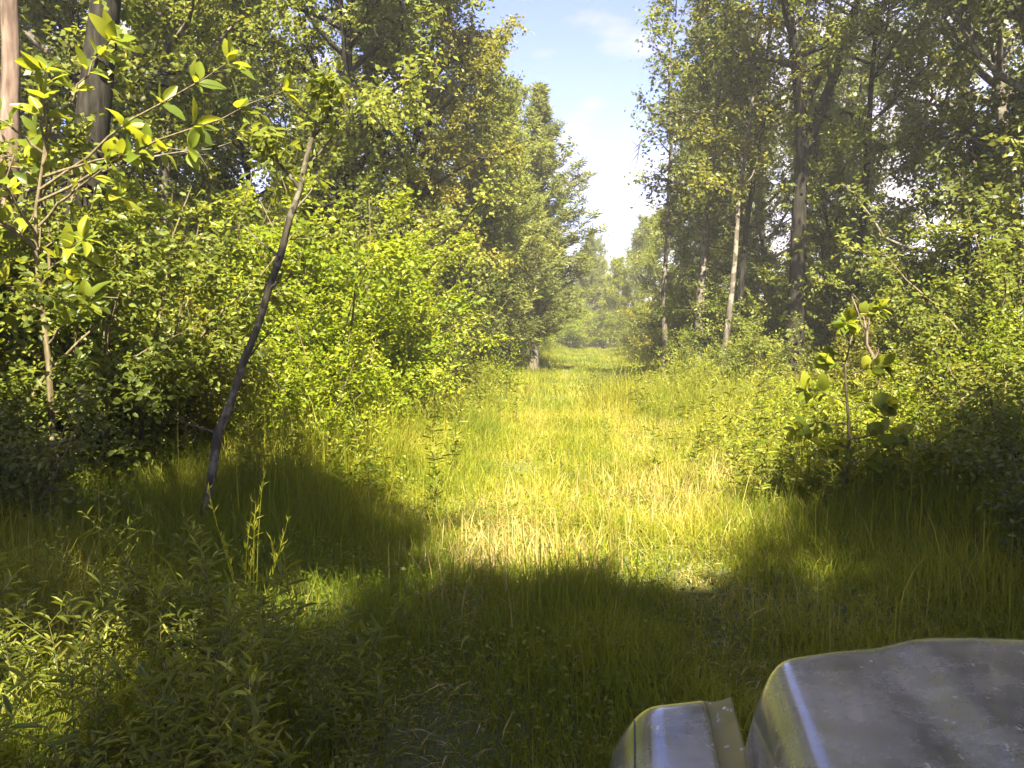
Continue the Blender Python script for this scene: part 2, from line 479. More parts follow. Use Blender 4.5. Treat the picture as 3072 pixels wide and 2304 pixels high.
def forb(seed, H, L=0.085, W=0.018, side=6):
    """upright weed with narrow leaves all the way up and short leafy side shoots"""
    rng = np.random.default_rng(seed)
    wood, lf = Acc(), Acc()
    main = branch(rng, (0, 0, -0.04), (0.15 * rng.normal(), 0.15 * rng.normal(), 1), H, 7, 0.1, 0.07)
    stems = [(main, 0.0045)]
    for i in range(side):
        p, d = along(main, 0.3 + 0.65 * (i + rng.uniform(0, 1)) / side)
        az = i * 2.4 + rng.normal() * 0.3
        stems.append((branch(rng, p, norm(np.array((math.cos(az), math.sin(az), 0.9))), H * rng.uniform(0.18, 0.38), 5, 0.2, 0.1), 0.0028))
    for b, r in stems:
        wood.tube(b, r * (1 - 0.7 * np.linspace(0, 1, len(b))), 4)
        ln = np.linalg.norm(np.diff(b, axis=0), axis=1).sum()
        n = max(5, int(ln / 0.028))
        ts = np.linspace(0.12, 1, n)
        P = np.array([along(b, t)[0] for t in ts]); Dd = np.array([along(b, t)[1] for t in ts])
        a = np.arange(n) * 2.4 + rng.uniform(0, 6)
        o = np.stack([np.cos(a), np.sin(a), np.zeros(n)], -1)
        dirs = o + Dd * (0.25 + 0.6 * ts[:, None]) + rng.normal(size=(n, 3)) * 0.2
        Ls = L * (1.15 - 0.55 * ts) * rng.uniform(0.7, 1.2, n)
        lf.leaves(P, dirs, UP + rng.normal(size=(n, 3)) * 0.35, Ls, W * (Ls / L) ** 0.7, np.clip(0.25 + 0.5 * ts + rng.normal(size=n) * 0.2, 0, 1), T_OVAL)
    return wood.mesh('stem', True), lf.mesh('foliage')

def place(proto, name, x, y, rz=0.0, s=1.0, label='', cat='tree', group=None, wood_mat=None, leaf_m=None, names=('trunk', 'crown'), sz=None, tilt=(0, 0), z=None):
    root = empty(name, (x, y, (float(gz(x, y)) if z is None else z)), rz)
    root.rotation_euler = (tilt[0], tilt[1], rz)
    root.scale = (s, s, s if sz is None else sz)
    tag(root, label, cat, group)
    wmesh, lmesh = proto
    for me, m, nm in ((wmesh, wood_mat, names[0]), (lmesh, leaf_m, names[1])):
        o = bpy.data.objects.new(nm, me)
        if len(me.materials) == 0: me.materials.append(m)
        o.parent = root
        if me.materials[0] is not m:
            o.material_slots[0].link = 'OBJECT'
            o.material_slots[0].material = m
        col.objects.link(o)
    return root

rnd = random.Random(11)

# ------------------------------------------------------------------ tree prototypes
BT = [broadleaf(101, 12.5, 0.17, 0.12, 3.0, 44, 46000, 0.12, 0.075),
      broadleaf(102, 14.5, 0.20, 0.15, 3.3, 46, 50000, 0.125, 0.08),
      broadleaf(103, 10.0, 0.12, 0.08, 2.4, 38, 36000, 0.11, 0.07),
      broadleaf(105, 11.5, 0.17, 0.74, 1.6, 32, 17000, 0.13, 0.085, shape='round'),
      broadleaf(104, 13.0, 0.15, 0.30, 2.5, 30, 20000, 0.12, 0.075, subs=4)]
CO = [conifer(201, 10.5, 0.16, 3.0, 120, 42, 0.20), conifer(202, 9.0, 0.13, 2.6, 100, 40, 0.19)]
SH = [shrub(301, 3.9, 2.2, 22, 19000, 0.088, 0.056),
      shrub(302, 3.2, 2.0, 18, 15000, 0.078, 0.044, shoots=26),
      shrub(303, 2.3, 1.7, 16, 12000, 0.07, 0.044),
      shrub(304, 1.4, 1.3, 14, 6000, 0.06, 0.035),
      shrub(305, 0.9, 0.9, 14, 4200, 0.05, 0.026)]
FB = [forb(401, 0.72), forb(402, 0.60, 0.075, 0.020), forb(403, 0.85, 0.095, 0.017, 8), forb(404, 0.5, 0.07, 0.022, 5),
      forb(405, 0.55, 0.075, 0.034, 6), forb(406, 0.45, 0.055, 0.030, 8)]

SN = ('stems', 'foliage')
FN = ('stem', 'foliage')

# ------------------------------------------------------------------ trees of the left side
pA = broadleaf(501, 11, 0.145, 0.76, 1.8, 14, 5000, 0.12, 0.075, trunk=[(0, 0, -.1), (0.05, 0, 2.5), (.16, 0, 4.6), (.36, .05, 7.5), (.3, .3, 11)])
place(pA, 'pale_barked_tree', -5.05, 8.5, 0, 1, 'slim tree with pale pinkish bark at the left edge of the photo', 'tree', None, M['bark_pink'], M['leaf_mid'])
pB = broadleaf(502, 14, 0.27, 0.74, 2.2, 14, 7000, 0.12, 0.075, trunk=[(0, 0, -.1), (.12, 0, 2), (.38, 0, 4.2), (.62, 0, 6.2), (.8, .3, 10), (.9, .4, 14)], creeper=120)
place(pB, 'thick_dark_tree', -4.78, 9.3, 0, 1, 'thick dark trunked tree leaning right behind the pale barked one', 'tree', None, M['bark_shade_dark'], M['leaf_mid'])

TONE = {'leaf_mid': 'mid green', 'leaf_dark': 'dark green', 'leaf_bright': 'bright yellow green', 'leaf_gold': 'yellowish'}
def shrub_label(x, y, lm):
    side = 'left' if x < trail_x(y) else 'right'
    if y < 9: zone = 'in the near undergrowth at the %s edge of the photo' % side
    elif y < 16: zone = 'in the %s thicket beside the sunlit grass' % side
    elif y < 24: zone = 'behind the %s thicket at the foot of the trees' % side
    elif y < 40: zone = 'beside the narrowing %s rim of the trail' % side
    elif y < 53: zone = 'near the far end of the trail on its %s side' % side
    else: zone = 'closing the far end of the trail on its %s side' % side
    return '%s leafy shrub %s' % (TONE[lm], zone)
def tree_label(x, y, lm):
    side = 'left' if x < trail_x(y) else 'right'
    zone = 'close behind the %s thicket' if y < 20 else ('in the middle of the %s wood' if y < 32 else 'deep in the %s wood near the far end of the trail')
    return '%s leafy tree %s' % (TONE[lm], zone % side)
LT = [  # proto, x, y, scale, label, leaf
    (0, -3.6, 18.0, 1.0, 'tall leafy tree rising above the bright left thicket', 'leaf_mid'),
    (2, -1.9, 24.5, 0.93, 'leafy tree just left of the tall feathery conifer', 'leaf_mid'),
    (1, -2.6, 21.5, 0.78, 'olive leaved tree between the thicket and the conifer', 'leaf_gold'),
    (4, -6.6, 15.5, 1.0, 'tall thin crowned tree above the left thicket, next to the bright sky gap', 'leaf_mid'),
    (0, -8.8, 13.0, 1.0, None, 'leaf_dark'), (1, -9.0, 19.0, 1.0, None, 'leaf_mid'),
    (2, -6.2, 23.0, 1.1, None, 'leaf_mid'), (4, -4.0, 28.0, 1.0, None, 'leaf_dark'), (0, -9.5, 27.0, 1.0, None, 'leaf_mid'),
    (1, -2.0, 34.0, 0.75, None, 'leaf_mid'), (2, -6.5, 33.0, 1.1, None, 'leaf_dark'), (4, -3.0, 41.0, 0.8, None, 'leaf_mid'),
    (1, -13, 22.0, 1.1, None, 'leaf_dark'), (0, -13, 33.0, 1.1, None, 'leaf_dark'), (2, 0.5, 47.0, 0.85, None, 'leaf_mid'),
    (0, -8.5, 43.0, 1.0, None, 'leaf_dark'), (1, -1.5, 56.0, 0.7, None, 'leaf_mid'), (2, -11, 9.0, 1.0, None, 'leaf_dark')]
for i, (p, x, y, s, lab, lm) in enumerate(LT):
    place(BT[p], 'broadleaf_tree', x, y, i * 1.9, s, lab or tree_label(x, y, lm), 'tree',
          'trees left of the trail', M['bark_grey' if i % 2 else 'bark_shade_dark'], M[lm])
place(CO[0], 'feathery_conifer', 0.75, 30.5, 0.3, 1.15, 'tall pointed feathery conifer beside the far end of the trail', 'tree', None, M['bark_grey'], M['needle'], sz=0.99)
place(CO[1], 'feathery_conifer', -0.9, 27.0, 1.3, 1.2, 'shorter feathery conifer close left of the tall pointed one', 'tree', None, M['bark_grey'], M['needle'], sz=1.0)
for i, (x, y, s) in enumerate([(5.3, 60, 0.80), (7.6, 66, 0.6), (2.0, 60, 0.7)]):
    place(CO[i % 2], 'far_conifer', x, y, i * 1.1, s, 'small far conifer closing the end of the trail', 'tree', 'conifers at the end of the trail', M['bark_grey'], M['needle'])

for i, (x, y, s, lm) in enumerate([(3.6, 57, 0.55, 'leaf_mid'), (6.6, 56, 0.58, 'leaf_bright'), (4.6, 63, 0.72, 'leaf_mid'), (8.6, 58, 0.75, 'leaf_mid'), (7.0, 64, .8, 'leaf_mid'), (1.4, 54, .7, 'leaf_mid'), (2.4, 65, .85, 'leaf_mid')]):
    place(BT[2], 'far_tree', x, y, i * 1.3, s, 'soft pale leafy tree closing the far end of the trail', 'tree', 'trees closing the end of the trail', M['bark_grey'], M[lm])

# ------------------------------------------------------------------ trees of the right side
pR1 = broadleaf(601, 12.5, 0.14, 0.30, 1.8, 24, 9500, 0.12, 0.08, trunk=[(0, 0, -.1), (.1, 0, 3), (.35, 0, 6), (.6, 0, 9), (.7, 0, 12.5)], elev=(0, 45))
place(pR1, 'grey_trunked_tree', 4.75, 22, 0, 1, 'tall grey trunked tree with dark leaves at the right rim of the blue sky', 'tree', None, M['bark_grey'], M['leaf_dark'])
pR2 = broadleaf(602, 11.5, 0.085, 0.45, 1.6, 18, 8000, 0.11, 0.07, trunk=[(0, 0, -.1), (.25, 0, 2.5), (.45, 0, 5), (.75, 0, 8), (1.0, 0, 11.5)])
place(pR2, 'slender_pale_tree', 5.0, 20.5, 0, 1, 'slender pale trunk with bare lower length beside the forked tree', 'tree', None, M['bark_grey'], M['leaf_gold'])
pR3 = broadleaf(603, 13, 0.235, 0.52, 2.4, 28, 11000, 0.115, 0.072, trunk=[(0, 0, -.1), (.05, 0, 2.5), (.1, 0, 5), (-.1, 0, 7.5), (-.4, .2, 10), (-.5, .2, 13)], creeper=260,
                fork=[(0.42, (0.42, 0.0, 1.0), 6.5, 0.62), (0.46, (-0.25, -0.2, 1), 4.5, 0.4), (0.5, (0.6, 0.2, 1), 5.0, 0.35)])
place(pR3, 'forked_tree', 6.45, 19.5, 0, 1, 'large forked tree with a creeper covered trunk right of the trail', 'tree', None, M['bark_shade_dark'], M['leaf_mid'])
pR4 = broadleaf(604, 12, 0.11, 0.40, 2.0, 22, 11000, 0.115, 0.072, trunk=[(0, 0, -.1), (.2, 0, 3), (.45, 0, 6), (.5, 0, 9), (.4, 0, 12)])
place(pR4, 'slender_dark_tree', 7.4, 19.0, 0, 1, 'slender dark trunk standing just right of the forked tree', 'tree', None, M['bark_shade_dark'], M['leaf_mid'])

pR5 = broadleaf(605, 11, 0.085, 0.42, 1.3, 14, 4500, 0.11, 0.07, trunk=[(0, 0, -.1), (-.05, 0, 3), (.1, 0, 6), (.05, 0, 8.5), (.2, 0, 11)])
place(pR5, 'thin_grey_tree', 4.15, 23.2, 0, 1, 'thinnest grey trunk just left of the tall grey trunked tree', 'tree', None, M['bark_grey'], M['leaf_mid'])
pR6 = broadleaf(606, 12, 0.095, 0.50, 1.5, 16, 5500, 0.11, 0.07, trunk=[(0, 0, -.1), (.1, 0, 3), (.5, 0, 6), (.65, 0, 8.5), (1.1, 0, 12)])
place(pR6, 'thin_dark_tree', 5.65, 21.5, 0, 1, 'thin dark trunk between the slender pale one and the forked tree', 'tree', None, M['bark_shade_dark'], M['leaf_mid'])

RT = [
    (1, 8.2, 27.5, 0.8, None, 'leaf_dark'),
    (0, 9.2, 15.0, 0.95, 'dark dense tree towering at the right edge of the photo', 'leaf_dark'),
    (2, 9.0, 23.0, 0.75, 'mid green tree behind the slender dark trunk', 'leaf_mid'),
    (1, 11.5, 19.0, 1.0, None, 'leaf_dark'), (2, 7.4, 33.0, 0.85, None, 'leaf_mid'),
    (4, 11.5, 29.0, 0.9, None, 'leaf_dark'), (1, 9.2, 37.0, 0.85, None, 'leaf_mid'), (2, 8.4, 45.0, 0.75, None, 'leaf_mid'),
    (4, 13.5, 25.0, 1.1, None, 'leaf_dark'), (0, 13.0, 34.0, 1.0, None, 'leaf_dark'), (2, 9.0, 52.0, 0.8, None, 'leaf_mid'),
    (1, 12.0, 46.0, 0.9, None, 'leaf_dark'), (0, 10.6, 12.0, 1.0, None, 'leaf_dark'), (4, 15.5, 18.0, 1.1, None, 'leaf_dark')]
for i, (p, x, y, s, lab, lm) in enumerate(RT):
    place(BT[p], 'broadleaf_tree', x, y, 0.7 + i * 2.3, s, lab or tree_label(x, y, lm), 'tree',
          'trees right of the trail', M['bark_grey' if i % 2 else 'bark_shade_dark'], M[lm])
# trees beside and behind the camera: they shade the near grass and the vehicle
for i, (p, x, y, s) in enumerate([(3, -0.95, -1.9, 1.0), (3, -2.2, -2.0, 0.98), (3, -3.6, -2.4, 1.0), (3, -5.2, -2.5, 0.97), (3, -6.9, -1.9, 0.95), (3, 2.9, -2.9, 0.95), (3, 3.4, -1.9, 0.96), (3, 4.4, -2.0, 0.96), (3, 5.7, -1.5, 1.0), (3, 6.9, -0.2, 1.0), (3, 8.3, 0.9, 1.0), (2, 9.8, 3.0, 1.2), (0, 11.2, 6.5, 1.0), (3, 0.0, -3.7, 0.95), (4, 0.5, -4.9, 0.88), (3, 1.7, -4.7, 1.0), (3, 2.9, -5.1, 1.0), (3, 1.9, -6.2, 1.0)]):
    place(BT[p], 'broadleaf_tree', x, y, 1.1 + i * 1.7, s, 'leafy tree beside the parked vehicle that shades the near grass', 'tree', 'trees shading the near grass', M['bark_shade_dark'], M['leaf_dark'])

# ------------------------------------------------------------------ shrubs
def shrub_at(p, x, y, s, lab, grp, lm, sz=None):
    place(SH[p], 'shrub', x, y, rnd.uniform(0, 6.28), s, lab, 'shrub', grp, M['twig'], M[lm], SN, sz)

LS = [(0, -2.75, 12.6, 1.0, 'bright yellow green shrub right behind the leaning pole', 'leaf_bright'),
      (1, -2.35, 13.9, 1.0, 'feathery bright shrub with arching shoots at the trail side of the thicket', 'leaf_bright'),
      (0, -4.3, 12.4, 1.0, 'tall bright shrub between the thick dark tree and the leaning pole', 'leaf_bright'),
      (2, -3.9, 9.8, 0.9, 'low bright shrub at the foot of the thick dark tree', 'leaf_gold'),
      (2, -2.45, 10.4, 0.85, 'leafy shrub just right of the foot of the leaning pole', 'leaf_bright'),
      (1, -3.0, 15.6, 1.15, 'tall shrub in the middle of the left thicket', 'leaf_mid'),
      (0, -5.8, 13.0, 1.1, 'tall bright shrub behind the thick dark trunk', 'leaf_bright'), (2, -5.3, 10.6, 1.0, 'bright shrub between the two left trunks', 'leaf_bright'), (0, -6.8, 10.8, 1.0, None, 'leaf_dark'),
      (2, -2.3, 17.4, 0.9, None, 'leaf_dark'), (0, -2.6, 19.4, 0.95, None, 'leaf_dark'), (0, -1.7, 22.0, 0.85, None, 'leaf_dark'),
      (0, -1.9, 25.0, 0.9, None, 'leaf_dark'), (2, -1.1, 27.5, 1.1, None, 'leaf_mid'), (0, -0.9, 32.0, 0.9, None, 'leaf_mid'), (0, -0.6, 36.0, 1.0, None, 'leaf_mid'),
      (1, 0.2, 39.0, 1.0, None, 'leaf_bright'), (0, -5, 17.0, 1.1, None, 'leaf_mid'), (0, -5.5, 20.5, 1.1, None, 'leaf_dark'), (0, -7.8, 16, 1.1, None, 'leaf_dark'),
      (0, 0.6, 44, 1.0, None, 'leaf_bright'), (0, 1.2, 50, 1.0, None, 'leaf_bright'), (0, -4.5, 24.5, 1.1, None, 'leaf_dark'), (0, -8.3, 12.0, 1.0, None, 'leaf_dark'),
      (2, -6.3, 8.9, 1.0, None, 'leaf_dark'), (0, -4.2, 8.3, 0.9, 'full leafy shrub in front of the thick dark trunk', 'leaf_mid'), (0, -4.85, 7.5, 0.8, 'leafy shrub hiding the foot of the pale barked tree', 'leaf_mid'), (3, -3.9, 6.4, 0.9, None, 'leaf_dark'), (2, -5.3, 6.0, 0.9, None, 'leaf_dark')]
for p, x, y, s, lab, lm in LS:
    shrub_at(p, x, y, s, lab or shrub_label(x, y, lm), 'shrubs left of the trail', lm)
RS = [(2, 5.2, 18.0, 0.8, 'low shrub at the foot of the forked tree', 'leaf_mid'),
      (2, 4.3, 19.6, 0.7, 'low shrub at the foot of the grey trunked tree', 'leaf_mid'),
      (0, 8.1, 15.6, 0.85, 'tall shrub in front of the slender dark trunk', 'leaf_mid'),
      (2, 5.7, 13.0, 0.7, 'shrub with pale leaves behind the big leaved sapling', 'leaf_gold'),
      (0, 7.6, 12.2, 0.95, 'tall dark shrub at the right edge of the photo', 'leaf_mid'),
      (3, 4.6, 7.6, 1.05, 'dark shrub in the shade right behind the vehicle bonnet', 'leaf_mid'),
      (3, 4.5, 10.6, 0.75, 'low sunlit shrub just behind the big leaved sapling', 'leaf_bright'), (3, 5.6, 9.4, 0.95, None, 'leaf_gold'), (3, 4.6, 13.2, .7, None, 'leaf_bright'), (3, 5.0, 15.4, .75, None, 'leaf_gold'), (2, 6.3, 8.0, 0.9, None, 'leaf_mid'), (0, 8.3, 9.8, 0.9, None, 'leaf_mid'), (3, 4.0, 9.3, 0.85, 'bright weedy shrub touching the back of the big leaved sapling', 'leaf_bright'), (3, 5.0, 8.4, 1.0, None, 'leaf_mid'), (3, 3.9, 11.8, .6, None, 'leaf_bright'), (2, 6.6, 11, .75, None, 'leaf_bright'), (3, 6.2, 14.6, .9, None, 'leaf_gold'),
      (0, 9.0, 17.2, 1.0, None, 'leaf_mid'), (0, 7.8, 19.8, 1.0, None, 'leaf_mid'), (0, 6.0, 22.5, 0.95, None, 'leaf_mid'), (0, 5.6, 25.5, 0.8, None, 'leaf_mid'),
      (0, 6.3, 29, 0.8, None, 'leaf_mid'), (0, 6.2, 33.5, 0.8, None, 'leaf_gold'), (0, 7.0, 39, 0.9, None, 'leaf_mid'), (1, 6.6, 43, 0.8, None, 'leaf_mid'), (0, 7.2, 49, 0.9, None, 'leaf_mid'),
      (0, 9.5, 23.5, 1.1, None, 'leaf_dark'), (0, 8.2, 26, 1.0, None, 'leaf_mid'), (0, 10.8, 14.6, 1.0, None, 'leaf_dark'),
      (0, 4.0, 56, 0.9, None, 'leaf_bright'), (0, 5.6, 57.5, 0.7, None, 'leaf_gold'), (0, 7.4, 56, 0.9, None, 'leaf_bright'), (0, 2.4, 55, 0.9, None, 'leaf_bright'),
      (3, 5.0, 6.0, 1.0, None, 'leaf_dark'), (3, 3.9, 5.9, 0.85, None, 'leaf_dark'), (2, 6.0, 5.4, 0.9, None, 'leaf_dark'), (3, 3.7, 4.4, 0.8, None, 'leaf_dark')]
for p, x, y, s, lab, lm in RS:
    shrub_at(p, x, y, s, lab or shrub_label(x, y, lm), 'shrubs right of the trail', lm)
shrub_at(4, 2.3, 17.6, 0.95, 'small dark bush standing in the middle of the grassy trail', None, 'leaf_dark', 1.15)
shrub_at(3, -0.55, 20.5, 0.85, 'small bright bush at the left rim of the trail, beyond the thicket', None, 'leaf_bright')
shrub_at(4, 3.35, 8.4, 0.95, 'low dark bush at the foot of the big leaved sapling', None, 'leaf_mid')
shrub_at(4, 2.75, 8.3, 0.6, 'tiny bush left of the foot of the big leaved sapling', None, 'leaf_mid')
shrub_at(4, 2.9, 18.2, 0.8, 'low bush touching the small dark bush on the trail', None, 'leaf_mid')

# ------------------------------------------------------------------ leaning pole (slim leaning trunk)
def leaning_trunk():
    rng = np.random.default_rng(77)
    a = Acc()
    pts = np.array([(0, 0, -.12), (.05, 0, .18), (.21, 0, .93), (.39, .02, 1.4), (.59, .03, 1.95), (.74, .05, 2.37), (.87, .05, 2.87), (.95, .06, 3.17), (1.09, .08, 3.5)])
    tt = np.linspace(0, 1, 14)
    p = np.array([along(pts, t)[0] for t in tt]) + rng.normal(size=(14, 3)) * 0.012
    a.tube(p, np.interp(tt, [0, .06, .5, 1], [.070, .042, .032, .018]) * rng.uniform(0.84, 1.14, 14), 10)
    for q, dx, dz in ((5, .28, .2), (8, -.3, .26), (9, .3, .3), (11, .25, .12), (3, -.2, .1)):
        a.tube(branch(rng, p[q], norm(np.array((dx, rng.normal() * .15, dz))), .5, 5, .1, .18), [.014, .011, .008, .005, .003], 5)
    a.tube([p[10], p[10] + (-.18, .02, .22), p[10] + (-.42, 0, .5)], [.02, .014, .006], 5)
    a.tube([p[12], p[12] + (.15, .05, .25), p[12] + (.22, 0, .6)], [.016, .012, .005], 5)
    a.tube([p[7], p[7] + (.1, -.05, .06)], [.018, .012], 5)
    lf = Acc()
    n = 46
    t = rng.uniform(0, 1, n)
    P = np.where(rng.uniform(size=(n, 1)) < .5, p[10] + np.array((-.42, 0, .5)) * t[:, None], p[12] + np.array((.2, 0, .55)) * t[:, None])
    sprays(lf, rng, P, rv(rng, n) + UP * .2, rng.uniform(.12, .35, n), 7, .10, .06, .2, T_OVAL)
    return a.mesh('trunk', True), lf.mesh('crown')
place(leaning_trunk(), 'leaning_tree', -2.58, 6.95, 0, 0.96, 'slim mottled trunk leaning right across the bright left thicket', 'tree', None, M['bark_mottled'], M['leaf_mid'])

# ------------------------------------------------------------------ big leaves, each one a part
def big_leaf_mesh(name, rows=6, width=0.42, curl=0.16, fold=0.16, notch=0.0):
    V, Q = [], []
    for i in range(rows + 1):
        t = i / rows
        w = width * (math.sin(math.pi * min(1, (t * 0.93 + 0.03))) ** 0.75) * (1.15 - 0.35 * t)
        z = -curl * t * t
        for s in (-1, -0.5, 0, 0.5, 1):
            V.append((s * w, t - notch * abs(s) * (1 - t) * 0.4, z + fold * abs(s) * w + 0.012 * math.sin(t * 22) * abs(s)))
    for i in range(rows):
        for j in range(4):
            a = i * 5 + j
            Q.append((a, a + 1, a + 6, a + 5))
    return np_mesh(name, np.array(V), np.array(Q), rnd=np.full(len(Q), 0.5), smooth=True)
BL = [big_leaf_mesh('leaf', width=0.25), big_leaf_mesh('leaf', width=0.29, curl=0.34), big_leaf_mesh('leaf', width=0.22, curl=-0.08, fold=0.5), big_leaf_mesh('leaf', width=0.24, curl=0.5, fold=0.35)]
HL = [big_leaf_mesh('leaf', width=0.52, curl=0.2, notch=0.5), big_leaf_mesh('leaf', width=0.47, curl=0.32, notch=0.4)]
for m_ in BL + HL: m_.materials.append(M['leaf_big'])

def put_leaf(parent, me, p, d, nrm, L):
    d = Vector(d).normalized()
    n = Vector(nrm); n = (n - n.dot(d) * d).normalized()
    s = d.cross(n)
    o = bpy.data.objects.new('leaf', me)
    from mathutils import Matrix
    o.matrix_local = Matrix(((s.x * L, d.x * L, n.x * L, p[0]), (s.y * L, d.y * L, n.y * L, p[1]), (s.z * L, d.z * L, n.z * L, p[2]), (0, 0, 0, 1)))
    o.parent = parent
    col.objects.link(o)

def big_leaf_branch(name, label, base, branches, seed, leafL, kinds, cat='tree', nleaf=7, whorl=True):
    """woody plant whose large leaves are parts; branches: list of polylines in local coordinates (first one starts at the ground)"""
    rng = np.random.default_rng(seed)
    root = empty(name, base)
    tag(root, label, cat)
    a = Acc()
    for pts, r in branches:
        pts = np.array(pts, float)
        tt = np.linspace(0, 1, 9)
        p = np.array([along(pts, t)[0] for t in tt]) + np.concatenate([np.zeros((1, 3)), rng.normal(size=(8, 3)) * 0.012])
        a.tube(p, r * (1 - 0.75 * tt), 7)
    obj('branches', a.mesh('branches', True), M['twig'], root)
    for k, (pts, r) in enumerate(branches):
        pts = np.array(pts, float)
        if k == 0 and len(branches) > 1 and whorl: continue
        ends = [(1.0, nleaf), (0.82, nleaf - 4), (0.64, nleaf - 4), (0.44, nleaf - 4)]
        for t, nl in ends:
            p, d = along(pts, t)
            for i in range(max(1, nl)):
                az = i * 6.283 / max(1, nl) + rng.uniform(0, 1.2)
                u = norm(np.cross(d, (0.2, 0.3, 0.9))); v = np.cross(d, u)
                dr = norm(d * rng.uniform(0.2, 0.9) + (u * math.cos(az) + v * math.sin(az)) * 0.9 + np.array((0.1, -0.25, 0.05)))
                put_leaf(root, kinds[int(rng.integers(len(kinds)))], p + dr * 0.03, dr, UP * 0.7 + rng.normal(size=3) * 0.35 + np.array((0.25, -0.35, 0)), leafL * rng.uniform(0.5, 1.2))
    return root

# big-leaved young tree in front of the two left trunks
bb = (-3.95, 7.2, float(gz(-3.95, 7.2)) - .3)
br = [([(0, 0, -.05), (.05, 0, 1.4), (-.05, 0, 2.6), (.1, 0, 3.6)], .035)]
for (sx, sz_, ex, ez, ey) in [(-.02, 2.5, -.55, 2.85, -.2), (0, 2.7, .75, 3.25, -.1), (.0, 2.9, 2.1, 3.75, -.15), (.02, 3.0, 1.65, 4.0, -.1), (.05, 3.2, .2, 3.9, -.2), (.05, 3.3, -.35, 3.6, -.3),
                           (0, 2.2, .5, 2.55, -.3), (-.02, 2.0, -.5, 2.35, -.3), (.03, 1.7, .55, 2.05, -.35), (.08, 3.4, .65, 4.2, 0), (.05, 3.1, 1.3, 3.3, -.1), (-.02, 2.6, -.2, 3.2, -.5)]:
    br.append(([(sx, 0, sz_), ((sx + ex) / 2, ey / 2, (sz_ + ez) / 2 + .06), (ex, ey, ez)], .014))
big_leaf_branch('big_leaved_tree', 'young tree with large glowing yellow green leaves in front of the left trunks', bb, br, 71, 0.185, BL, nleaf=9)
rb = random.Random(4)
br = [([(0, 0, -.05), (-.05, 0, 1.2), (.05, 0, 2.2), (0, 0, 3.1)], .03)]
for i in range(13):
    z0 = 1.0 + i * .16; a_ = i * 2.4
    ex = math.cos(a_) * rb.uniform(.4, .95); ey = -abs(math.sin(a_)) * .45 - .05; ez = z0 + rb.uniform(.2, .5)
    br.append(([(0, 0, z0), (ex * .5, ey * .5, (z0 + ez) / 2 + .05), (ex, ey, ez)], .012))
big_leaf_branch('big_leaved_tree', 'bushy young tree with big yellow green leaves between the two left trunks', (-4.35, 8.0, float(gz(-4.35, 8.0))), br, 73, 0.19, BL, nleaf=8)

# big-leaved sapling on the right
sb = (3.05, 7.7, float(gz(3.05, 7.7)))
br = [([(0, 0, -.05), (.02, 0, .6), (-.03, 0, 1.2), (.05, 0, 1.75)], .02)]
for (z0, ex, ez, ey) in [(1.7, .22, 1.86, -.05), (1.6, -.08, 1.72, -.12), (1.25, .28, 1.32, -.05), (1.0, -.42, 1.12, -.1), (.95, .3, .98, -.1), (.8, -.5, .78, -.15), (.65, .42, .72, -.1), (.6, -.28, .6, -.25), (.45, .3, .45, -.2), (1.35, -.2, 1.4, .05)]:
    br.append(([(0, 0, z0), (ex * .5, ey * .5, (z0 + ez) / 2 + .03), (ex, ey, ez)], .008))
big_leaf_branch('big_leaved_sapling', 'sapling with broad drooping leaves at the right rim of the sunlit grass', sb, br, 72, 0.125, HL + BL[:2], 'sapling', 9)

# ------------------------------------------------------------------ dead branches and vines
def stick(name, label, cat, pts, r, mat, loc, twigs=4, seed=1):
    rng = np.random.default_rng(seed)
    a = Acc()
    pts = np.array(pts, float)
    tt = np.linspace(0, 1, 10)
    p = np.array([along(pts, t)[0] for t in tt]) + rng.normal(size=(10, 3)) * r * 0.8
    a.tube(p, r * (1 - 0.75 * tt), 6)
    for i in range(twigs):
        q, d = along(p, rng.uniform(.25, .95))
        a.tube(branch(rng, q, norm(d + rng.normal(size=3) * .8), rng.uniform(.2, .5), 4, 0, .15), [r * .4, r * .3, r * .2, r * .1], 4)
    return tag(obj(name, a.mesh(name, True), mat, None, loc), label, cat)
stick('bare_branch', 'bare pale branch jutting right below the large glowing leaves', 'branch', [(-1.25, 0, 0), (-.3, 0, .28), (.55, 0, .42)], .018, M['bark_grey'], (-3.0, 7.6, 2.95), 3, 5)
stick('broken_branch', 'broken pale branch poking up behind the big leaved sapling', 'branch', [(0.25, 0, -0.8), (0.05, 0, 0), (-.1, 0, .45), (-.22, 0, .8)], .035, M['bark_pink'], (5.1, 12.2, 1.35), 4, 6)
stick('curved_branch', 'curved bare twig hanging into the sky from the grey trunked tree', 'branch', [(1.7, 0, .2), (.9, 0, .35), (.2, 0, -.3), (0, 0, -1.1)], .03, M['bark_grey'], (3.05, 21.8, 6.6), 6, 7)
stick('leaning_stick', 'thin brown stick leaning in the dark shrubs above the vehicle bonnet', 'branch', [(0, 0, -.6), (.02, 0, .2), (.0, 0, .9)], .014, M['twig'], (3.55, 5.6, .7), 2, 8)

